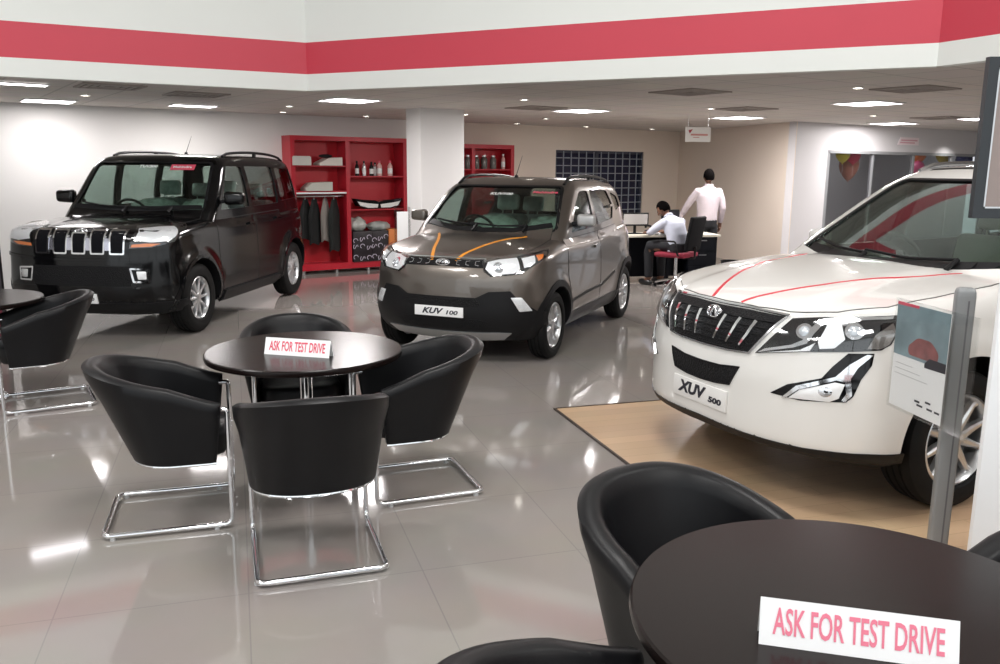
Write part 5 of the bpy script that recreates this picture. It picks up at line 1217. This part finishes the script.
# office chair
def office_chair(loc, rz, label):
    r = empty('office_chair', loc, rz, label, 'office chair')
    mb = MB()
    mb.box(-.24, .24, -.24, .24, .46, .53, bev=.03); mb.build('seat', mat('maroon_seat', (.22, .01, .03), .8, noise=(30, .2)), r, auto=60)
    mb = MB(); M = Matrix.Translation((-.24, 0, .56)) @ Matrix.Rotation(R(-10), 4, 'Y'); mb.box(-.03, .03, -.225, .225, 0, .50, M, bev=.028); mb.build('backrest', mat('black_chair_fabric', (.005, .005, .006), .8, spec=.2), r, auto=60)
    mb = MB(); mb.tube([(-.1, 0, .45), (-.29, 0, .46), (-.30, 0, .62)], .02, 8); mb.build('back_bracket', BLACKP, r)
    mb = MB(); mb.tube([(0, 0, .10), (0, 0, .46)], .027, 12); mb.build('gas_lift', CHROME, r)
    for k in range(5):
        a = 2 * PI * k / 5 + .3; d = Vector((math.cos(a), math.sin(a), 0)); mb = MB(); mb.tube([Vector((0, 0, .12)), d * .15 + Vector((0, 0, .115)), d * .29 + Vector((0, 0, .075))], [.024, .02, .014], 8); lg = mb.build('leg', CHROME, r)
        c = d * .29; mb = MB(); mb.lathe([(0, -.012), (.026, -.012), (.028, 0), (.026, .012), (0, .012)], 14, Matrix.Translation((c.x, c.y, .0285)) @ Matrix.Rotation(a + .7, 4, 'Z') @ Matrix.Rotation(PI / 2, 4, 'X')); mb.build('castor', BLACKP, lg)
    for s in (1, -1): mb = MB(); mb.tube(fillet([(-.16, s * .25, .50), (-.16, s * .29, .52), (-.12, s * .29, .70), (.12, s * .29, .70)], .03, 4), .014, 8); mb.build('armrest', BLACKP, r)
cpos = at_z(664, 286, 0)
cz = Vector((2.44, 12.62, 0)) - Vector((0, .62, 0))
chx = Vector((2.56, 12.36, 0))
office_chair(chx, R(142), 'black high backed office chair with maroon seat under the seated man')

# ------------------------------------------------------------ people
SKIN = mat('brown_skin', (.16, .075, .045), .55, noise=(12, .08)); HAIR = mat('black_hair', (.003, .0025, .0025), .9, spec=.02, bump=(120, .6, .004))
SHIRT1 = mat('pale_lilac_shirt', (.50, .44, .47), .8, noise=(14, .05), bump=(25, .3, .01)); SHIRT2 = mat('light_blue_shirt', (.55, .58, .68), .8, noise=(14, .05), bump=(25, .3, .01)); TROU = mat('dark_trousers', (.008, .009, .012), .8, noise=(10, .2)); SHOE = mat('black_shoe', (.01, .01, .01), .35)
def skinned(name, verts, edges, radii, m, parent=None, root=0, sub=2):
    me = bpy.data.meshes.new(name); me.from_pydata([tuple(v) for v in verts], edges, []); o = bpy.data.objects.new(name, me); C.objects.link(o)
    md = o.modifiers.new('s', 'SKIN'); 
    sv = me.skin_vertices[0].data if me.skin_vertices else None
    if sv is None:
        bm = bmesh.new(); bm.from_mesh(me); bm.verts.layers.skin.verify(); bm.to_mesh(me); bm.free(); sv = me.skin_vertices[0].data
    for i, r in enumerate(radii): sv[i].radius = (r if isinstance(r, tuple) else (r, r)); sv[i].use_root = (i == root)
    md.use_smooth_shade = True; s2 = o.modifiers.new('u', 'SUBSURF'); s2.levels = sub; s2.render_levels = sub
    bpy.context.view_layer.update(); nm = bpy.data.meshes.new_from_object(o.evaluated_get(bpy.context.evaluated_depsgraph_get())); o.modifiers.clear(); o.data = nm; nm.materials.clear(); nm.materials.append(m)
    for p in nm.polygons: p.use_smooth = True
    if parent is not None: o.parent = parent
    return o
def chain(*lists):
    """lists of (point, radius); first list is the trunk, others start with an index into all verts"""
    V = []; E = []; Rr = []
    for L in lists:
        prev = None
        if isinstance(L[0], int): prev = L[0]; L = L[1:]
        for p, r in L:
            V.append(p); Rr.append(r)
            if prev is not None: E.append((prev, len(V) - 1))
            prev = len(V) - 1
    return V, E, Rr
def hand(w, d, side, up, parent_lists, base, curl=.5):
    """palm and five fingers as extra chains; w wrist, d pointing direction, side towards the thumb, up back of the hand"""
    w, d, side, up = map(Vector, (w, d, side, up)); d.normalize(); side.normalize(); up.normalize(); out = []
    palm = w + d * .075
    for k, ln in enumerate((.075, .085, .08, .065)):
        o = side * (.030 - .020 * k); a = palm + o; out.append([base + 1, (a, .011), (a + d * ln * .5 - up * ln * .12 * curl * 2, .0085), (a + d * ln * .85 - up * ln * .45 * curl * 2, .008)])
    t = w + d * .03 + side * .03; out.append([base, (t, .012), (t + d * .035 + side * .022 - up * .01, .010), (t + d * .06 + side * .026 - up * .02, .009)])
    return [(palm, .03)], out
def person(label, loc, rz, trunk_pts, arms, legs, head_c, head_yaw, head_tilt, shirt, neck_base):
    r = empty('person', loc, rz, label, 'person')
    # one continuous body surface under the clothes
    lists = [trunk_pts]; n = len(trunk_pts)
    V, E, Rr = chain(trunk_pts); 
    def addc(start, pts):
        prev = start; ids = []
        for p, rr in pts:
            V.append(p); Rr.append(rr); E.append((prev, len(V) - 1)); prev = len(V) - 1; ids.append(prev)
        return ids
    for a in arms:
        ids = addc(a['at'], a['pts']); w = Vector(a['pts'][-1][0]); d = Vector(a['hd']).normalized(); sd = Vector(a['side']).normalized(); up = sd.cross(d) if sd.cross(d).z > 0 else d.cross(sd)
        pid = addc(ids[-1], [(w + d * .04, (.030, .018)), (w + d * .078, (.034, .014))])
        for k, ln in enumerate((.07, .08, .074, .06)):
            q = w + d * .085 + sd * (.030 - .020 * k); addc(pid[1], [(q, .0095), (q + d * ln * .5 - up * ln * .15, .0085), (q + d * ln * .85 - up * ln * .45, .0075)])
        q = w + d * .03 + sd * .028; addc(pid[0], [(q, .012), (q + d * .03 + sd * .018 - up * .008, .010), (q + d * .055 + sd * .022 - up * .016, .0085)])
    for l in legs: addc(0, l)
    skinned('body', V, E, Rr, SKIN, r)
    # head: ellipsoid with nose, brow, ears; hair cap
    MH = Matrix.Translation(head_c) @ Matrix.Rotation(head_yaw, 4, 'Z') @ Matrix.Rotation(head_tilt, 4, 'Y')
    mb = MB(); mb.ball((0, 0, 0), 1, 16, (.095, .076, .115))
    for v in mb.v:
        if v.z < -.03: k = 1 - .35 * min(1, (-.03 - v.z) / .085); v.y *= k; v.x = v.x * k + .012 * (1 - k)
        if v.x > .05: v.x -= .004
    mb.tube([(.088, 0, .012), (.106, 0, -.015), (.108, 0, -.025), (.092, 0, -.032)], [.008, .012, .014, .010], 8)
    mb.tube([(.085, -.022, -.055), (.092, 0, -.053), (.085, .022, -.055)], [.005, .008, .005], 8)
    for s in (1, -1): mb.ball((-.002, s * .078, -.008), 1, 6, (.02, .008, .03))
    xform(mb, MH); hd = mb.build('head', SKIN, r, auto=80)
    for s in (1, -1): mb = MB(); mb.ball((.083, s * .030, .008), 1, 6, (.010, .013, .008)); xform(mb, MH); mb.build('eye', mat('eye_dark', (.03, .02, .015), .2), hd)
    mb = MB(); mb.ball((0, 0, 0), 1, 18, (.105, .087, .122))
    mb.v = [v for v in mb.v]
    for v in mb.v:
        front = v.x > .03 and v.z < .055; low = v.z < -.075; side = v.z < -.03 and v.x > -.02
        if front or low or side: v.x *= .78; v.y *= .80; v.z *= .80
        v.x -= .007; v.z += .006
    xform(mb, MH); mb.build('hair', HAIR, hd, auto=80)
    return r, V
# standing man, back to the camera, leaning his left hand on the desk
fp_ = Vector((3.10, 13.75, 0)); ft = at_y(709, 180, 13.75); fp_.x = ft.x
def V3(x, y, z): return Vector((x, y, z))
# local frame: x forward (facing), y left, z up
trunk = [(V3(0, 0, .92), .10), (V3(0, 0, 1.05), .095), (V3(0, 0, 1.22), .10), (V3(0, 0, 1.34), .085), (V3(.0, 0, 1.44), (.052, .052)), (V3(.01, 0, 1.52), (.05, .05))]
armL = dict(at=3, pts=[(V3(0, .17, 1.35), .05), (V3(.10, .30, 1.14), .042), (V3(.22, .38, .93), .030)], hd=(.5, .25, -.45), side=(.6, -.6, 0))
armR = dict(at=3, pts=[(V3(0, -.17, 1.35), .05), (V3(-.02, -.25, 1.10), .042), (V3(.05, -.25, .86), .030)], hd=(.1, 0, -1), side=(1, 0, 0))
legs = [[(V3(0, .10, .86), .10), (V3(.01, .11, .48), .062), (V3(-.01, .12, .10), .042), (V3(.06, .125, .04), .04), (V3(.14, .13, .03), .03)], [(V3(0, -.10, .86), .10), (V3(.01, -.11, .48), .062), (V3(-.01, -.12, .10), .042), (V3(.06, -.125, .04), .04), (V3(.14, -.13, .03), .03)]]
rz1 = R(100)
r, _ = person('person standing with back turned in a pale lilac shirt and dark trousers behind the desk', fp_, rz1, trunk, [armL, armR], legs, V3(.02, 0, 1.60), 0, 0, SHIRT1, 0)
def loft(mb, secs, n=24, caps=True):
    """secs: (centre, radius forward, radius sideways, axis direction)"""
    vs = []
    for c_, rf, rs, ax_ in secs:
        ax_ = Vector(ax_).normalized(); sd = Vector((0, 1, 0)); fw = sd.cross(ax_).normalized()
        vs += [Vector(c_) + fw * (rf * math.cos(2 * PI * k / n)) + sd * (rs * math.sin(2 * PI * k / n)) for k in range(n)]
    N = len(secs); fs = []
    for i in range(N - 1): fs += [(i * n + k, i * n + (k + 1) % n, (i + 1) * n + (k + 1) % n, (i + 1) * n + k) for k in range(n)]
    if caps: fs += [tuple(range(n))[::-1], tuple(range((N - 1) * n, N * n))]
    mb.add(vs, fs)
def smooth_remesh(o, vox=.012):
    m1 = o.modifiers.new('r', 'REMESH'); m1.mode = 'VOXEL'; m1.voxel_size = vox; m2 = o.modifiers.new('s', 'SMOOTH'); m2.iterations = 6; m2.factor = .5
    bpy.context.view_layer.update(); nm = bpy.data.meshes.new_from_object(o.evaluated_get(bpy.context.evaluated_depsgraph_get())); o.modifiers.clear(); o.data = nm
    for p in nm.polygons: p.use_smooth = True
def clothe(r, torso, sleeves, hips, legs_, shirt):
    mb = MB(); loft(mb, torso)
    for pts, rr in sleeves: mb.tube(pts, rr, 16)
    for pts, rr in sleeves: mb.ball(pts[0], rr[0] * 1.02, 8)
    o = mb.build('shirt', shirt, r, auto=80); smooth_remesh(o)
    # collar
    c_ = torso[-1]; mb = MB(); loft(mb, [(c_[0], c_[1] + .008, c_[2] + .008, c_[3]), (Vector(c_[0]) + Vector(c_[3]).normalized() * .03, c_[1] + .004, c_[2] + .004, c_[3])], 20); mb.build('collar', shirt, o, auto=60)
    mb = MB(); loft(mb, hips)
    for pts, rr in legs_: mb.tube(pts, rr, 18)
    o = mb.build('trousers', TROU, r, auto=80); smooth_remesh(o)
Z = (0, 0, 1)
clothe(r, [((0, 0, .90), .125, .172, Z), ((0, 0, 1.0), .125, .168, Z), ((0, 0, 1.15), .125, .178, Z), ((0, 0, 1.30), .122, .198, Z), ((0, 0, 1.385), .10, .185, Z), ((0, 0, 1.425), .080, .12, Z), ((0, 0, 1.455), .062, .068, Z)],
    [([V3(0, .175, 1.36), V3(.06, .25, 1.24), V3(.10, .30, 1.14), V3(.17, .345, 1.02), V3(.22, .38, .93)], [.066, .062, .056, .048, .042]), ([V3(0, -.175, 1.36), V3(-.01, -.225, 1.23), V3(-.02, -.25, 1.10), V3(.02, -.25, .97), V3(.05, -.25, .87)], [.066, .062, .056, .048, .042])],
    [((0, 0, .97), .118, .160, Z), ((0, 0, .90), .125, .172, Z), ((0, 0, .80), .118, .165, Z), ((0, 0, .76), .08, .12, Z)],
    [([V3(0, s * .088, .84), V3(.005, s * .10, .62), V3(.01, s * .11, .46), V3(0, s * .12, .07)], [.095, .088, .074, .062]) for s in (1, -1)], SHIRT1)
mb = MB()
for s in (1, -1):
    mb = MB(); mb.ball((.06, s * .125, .045), 1, 10, (.14, .052, .05)); 
    for v in mb.v: v.z = max(v.z, 0.001)
    mb.build('shoe', SHOE, r, auto=60)
# seated man, turned away and bent over the desk
sp_ = chx.copy(); rz2 = R(125)
trunk = [(V3(-.02, 0, .60), .10), (V3(-.01, 0, .72), .095), (V3(.04, 0, .84), .09), (V3(.09, 0, .92), .075), (V3(.17, 0, 1.02), (.05, .05)), (V3(.24, 0, 1.09), (.05, .05))]
armL = dict(at=3, pts=[(V3(.11, .17, .95), .05), (V3(.26, .25, .80), .042), (V3(.44, .14, .785), .030)], hd=(1, -.3, 0), side=(0, -1, 0))
armR = dict(at=3, pts=[(V3(.11, -.17, .95), .05), (V3(.26, -.25, .80), .042), (V3(.44, -.14, .785), .030)], hd=(1, .3, 0), side=(0, 1, 0))
legs = [[(V3(.10, .11, .60), .095), (V3(.42, .13, .58), .07), (V3(.40, .13, .12), .045), (V3(.48, .135, .045), .04), (V3(.55, .14, .035), .03)], [(V3(.10, -.11, .60), .095), (V3(.42, -.13, .58), .07), (V3(.40, -.13, .12), .045), (V3(.48, -.135, .045), .04), (V3(.55, -.14, .035), .03)]]
r, _ = person('person in a light blue shirt sitting bent forward over the desk in an office chair', sp_, rz2, trunk, [armL, armR], legs, V3(.30, 0, 1.13), .25, R(35), SHIRT2, 0)
clothe(r, [((-.02, 0, .53), .135, .172, Z), ((-.02, 0, .62), .13, .168, Z), ((.0, 0, .76), .125, .178, (.25, 0, 1)), ((.07, 0, .90), .120, .198, (.5, 0, 1)), ((.125, 0, .97), .10, .185, (.65, 0, 1)), ((.155, 0, 1.0), .080, .12, (.8, 0, 1)), ((.18, 0, 1.025), .062, .068, (.9, 0, 1))],
    [([V3(.10, .175, .95), V3(.20, .235, .87), V3(.26, .26, .81), V3(.34, .21, .795), V3(.41, .16, .79)], [.066, .062, .056, .048, .042]), ([V3(.10, -.175, .95), V3(.20, -.235, .87), V3(.26, -.26, .81), V3(.34, -.21, .795), V3(.41, -.16, .79)], [.066, .062, .056, .048, .042])],
    [((-.04, 0, .54), .14, .172, Z), ((-.03, 0, .66), .13, .168, Z)],
    [([V3(0, s * .09, .615), V3(.20, s * .11, .61), V3(.41, s * .13, .59), V3(.43, s * .13, .50), V3(.41, s * .13, .12)], [.095, .09, .078, .072, .062]) for s in (1, -1)], SHIRT2)
for s in (1, -1):
    mb = MB(); mb.ball((.47, s * .135, .045), 1, 10, (.14, .052, .05))
    for v in mb.v: v.z = max(v.z, 0.001)
    mb.build('shoe', SHOE, r, auto=60)

# ------------------------------------------------------------ signs, balloons
a = at_y(685, 127, 12.6); b = at_y(711, 142, 12.6); r = empty('hanging_sign', ((a.x + b.x) / 2, 12.6, b.z), .2, 'small white sign with red arrow hanging from the ceiling above the standing man', 'sign')
w = b.x - a.x; h = a.z - b.z
mb = MB(); mb.box(-w / 2, w / 2, -.008, .008, 0, h); mb.build('panel', mat('sign_white', (.72, .70, .66), .5), r, smooth=False)
M = Matrix(((1, 0, 0, 0), (0, 0, 1, 0), (0, 1, 0, 0), (0, 0, 0, 1)))
mb = MB(); mb.prism([(-w * .40, h * .78), (-w * .22, h * .86), (-w * .34, h * .55)], -.0095, -.0085, M); mb.build('red_arrow', mat('sign_maroon', (.35, .02, .03), .5), r, smooth=False)
mb = MB(); mb.box(-w * .3, w * .38, -.0095, -.0085, h * .42, h * .54).box(-w * .2, w * .05, -.0095, -.0085, h * .28, h * .33); mb.build('text_line', mat('sign_red', (.5, .2, .17), .5), r, smooth=False)
for s in (-1, 1): mb = MB(); mb.tube([(s * w * .4, 0, h), (s * w * .4, 0, ZC - b.z - .001)], .003, 6); mb.build('hanging_wire', STEEL, r)
def pp(px, py, off): return at_wall(px, py, WC, WD, off)
a = pp(898, 137, .006); b = pp(918, 145.5, .006); c_ = (a + b) / 2; r = empty('header_sign', c_, math.atan2(pdir.y, pdir.x), 'small pinkish slanted sign on the white header above the glass partition', 'sign')
w = (b.xy - a.xy).length; h = a.z - b.z; mb = MB(); mb.prism([(-w * .5, -h / 2), (w * .5, -h / 2), (w * .5, h / 2), (-w * .38, h / 2)], -.012, .0, M); mb.build('panel', mat('sign_pink_white', (.80, .70, .72), .5), r, smooth=False)
mb = MB(); mb.box(-w * .36, w * .42, -.0135, -.0125, h * .02, h * .2).box(-w * .4, w * .3, -.0135, -.0125, -h * .28, -h * .12); mb.build('text_line', mat('sign_text_pink', (.65, .35, .40), .5), r, smooth=False)
def balloon(px, py, off, rad, m, label, sc=(1, 1, 1.15)):
    c = pp(px, py, off); mb = MB(); mb.ball((0, 0, 0), rad, 14, sc)
    for v in mb.v:
        if v.z < 0: k = 1 - .42 * (-v.z / (rad * sc[2])) ** 1.5; v.x *= k; v.y *= k
    mb.tube([(0, 0, -rad * sc[2]), (0, 0, -rad * sc[2] - .02)], [.008, .016], 8)
    o = mb.build('balloon', m, None, auto=80); o.location = c
    st = MB(); st.tube([(0, 0, -rad * sc[2] - .02), (.01, 0, -rad * sc[2] - .12), (0, 0, -rad * sc[2] - .2)], .002, 5); st.build('string', WHT, o); return tag(o, label, 'balloon', 'balloons behind the glass partition')
def bmat(n, c): return mat(n, c, .25, coat=.5)
BY, BR, BB_, BO, BP = bmat('balloon_yellow', (.9, .80, .05)), bmat('balloon_pink_red', (.80, .05, .12)), bmat('balloon_brown', (.42, .16, .10)), bmat('balloon_orange', (.85, .25, .06)), bmat('balloon_pink', (.85, .12, .30))
balloon(843, 155, -.36, .125, BY, 'yellow balloon, left one of the first cluster behind the glass'); balloon(853.5, 156, -.34, .13, BR, 'pink red balloon beside the yellow one behind the glass'); balloon(849, 166, -.52, .18, BB_, 'brownish balloon hanging lowest in the first cluster behind the glass', (1, 1, 1.5))
balloon(919, 156, -.34, .13, BO, 'orange balloon, upper one of the second cluster behind the glass'); balloon(918, 168, -.30, .12, BP, 'pink balloon under the orange one behind the glass'); balloon(944, 156, -.3, .15, bmat('balloon_olive', (.45, .35, .03)), 'olive yellow balloon near the roof of the white car'); balloon(964, 160, -.3, .16, bmat('balloon_navy', (.02, .04, .22)), 'dark blue balloon beside the screen frame above the white car')
# unseen fill lights added under the hall ceiling to brighten the floor
for x in (-5, 0, 5):
    for y in (-1.5, 3.5):
        ld = bpy.data.lights.new('hall_fill_light', 'AREA'); ld.size = 1.6; ld.energy = 150; ld.color = (1, .98, .96); lo = bpy.data.objects.new('hall_fill_light', ld); C.objects.link(lo); lo.location = (x, y, ZT - .05)

# waste bin beside the desk and a dark panel at the left edge
mb = MB(); mb.lathe([(0, 0), (.13, 0), (.16, .38), (.168, .385), (.168, .40), (.155, .40), (.125, .02), (0, .02)], 32); o = mb.build('waste_bin', BLACKP, auto=40); o.location = (3.40, 12.42, 0); tag(o, 'black waste bin on the floor past the desk end, behind the white bonnet', 'bin')
a = at_y(3.5, 290, 7.9); r = empty('standing_panel', (a.x - .30, 7.9, 0), 0, 'dark standing display panel cut off by the left photo edge', 'panel')
zt = at_y(2, 212, 7.9).z
mb = MB(); mb.box(-.30, .30, -.02, .02, .04, zt, bev=.006); mb.build('panel', mat('panel_near_black', (.012, .008, .010), .4), r, auto=30)
mb = MB(); mb.box(-.26, .28, -.0225, -.0205, .1, zt * .55); mb.build('maroon_print', mat('maroon_print', (.10, .008, .02), .5), r, smooth=False)
mb = MB(); mb.box(-.2, -.16, -.16, .16, 0, .04).box(.16, .2, -.16, .16, 0, .04); mb.build('foot', STEEL, r, smooth=False)
# ============================================================ WORLD AND EXPOSURE
wd = bpy.data.worlds.new('daylight'); bpy.context.scene.world = wd; wd.use_nodes = True
bg = wd.node_tree.nodes['Background']; bg.inputs[0].default_value = (.92, .97, 1, 1); bg.inputs[1].default_value = 1.3
vs_ = bpy.context.scene.view_settings; vs_.view_transform = 'Standard'; vs_.look = 'None'; vs_.exposure = 0.15; vs_.gamma = 1; vs_.use_curve_mapping = False
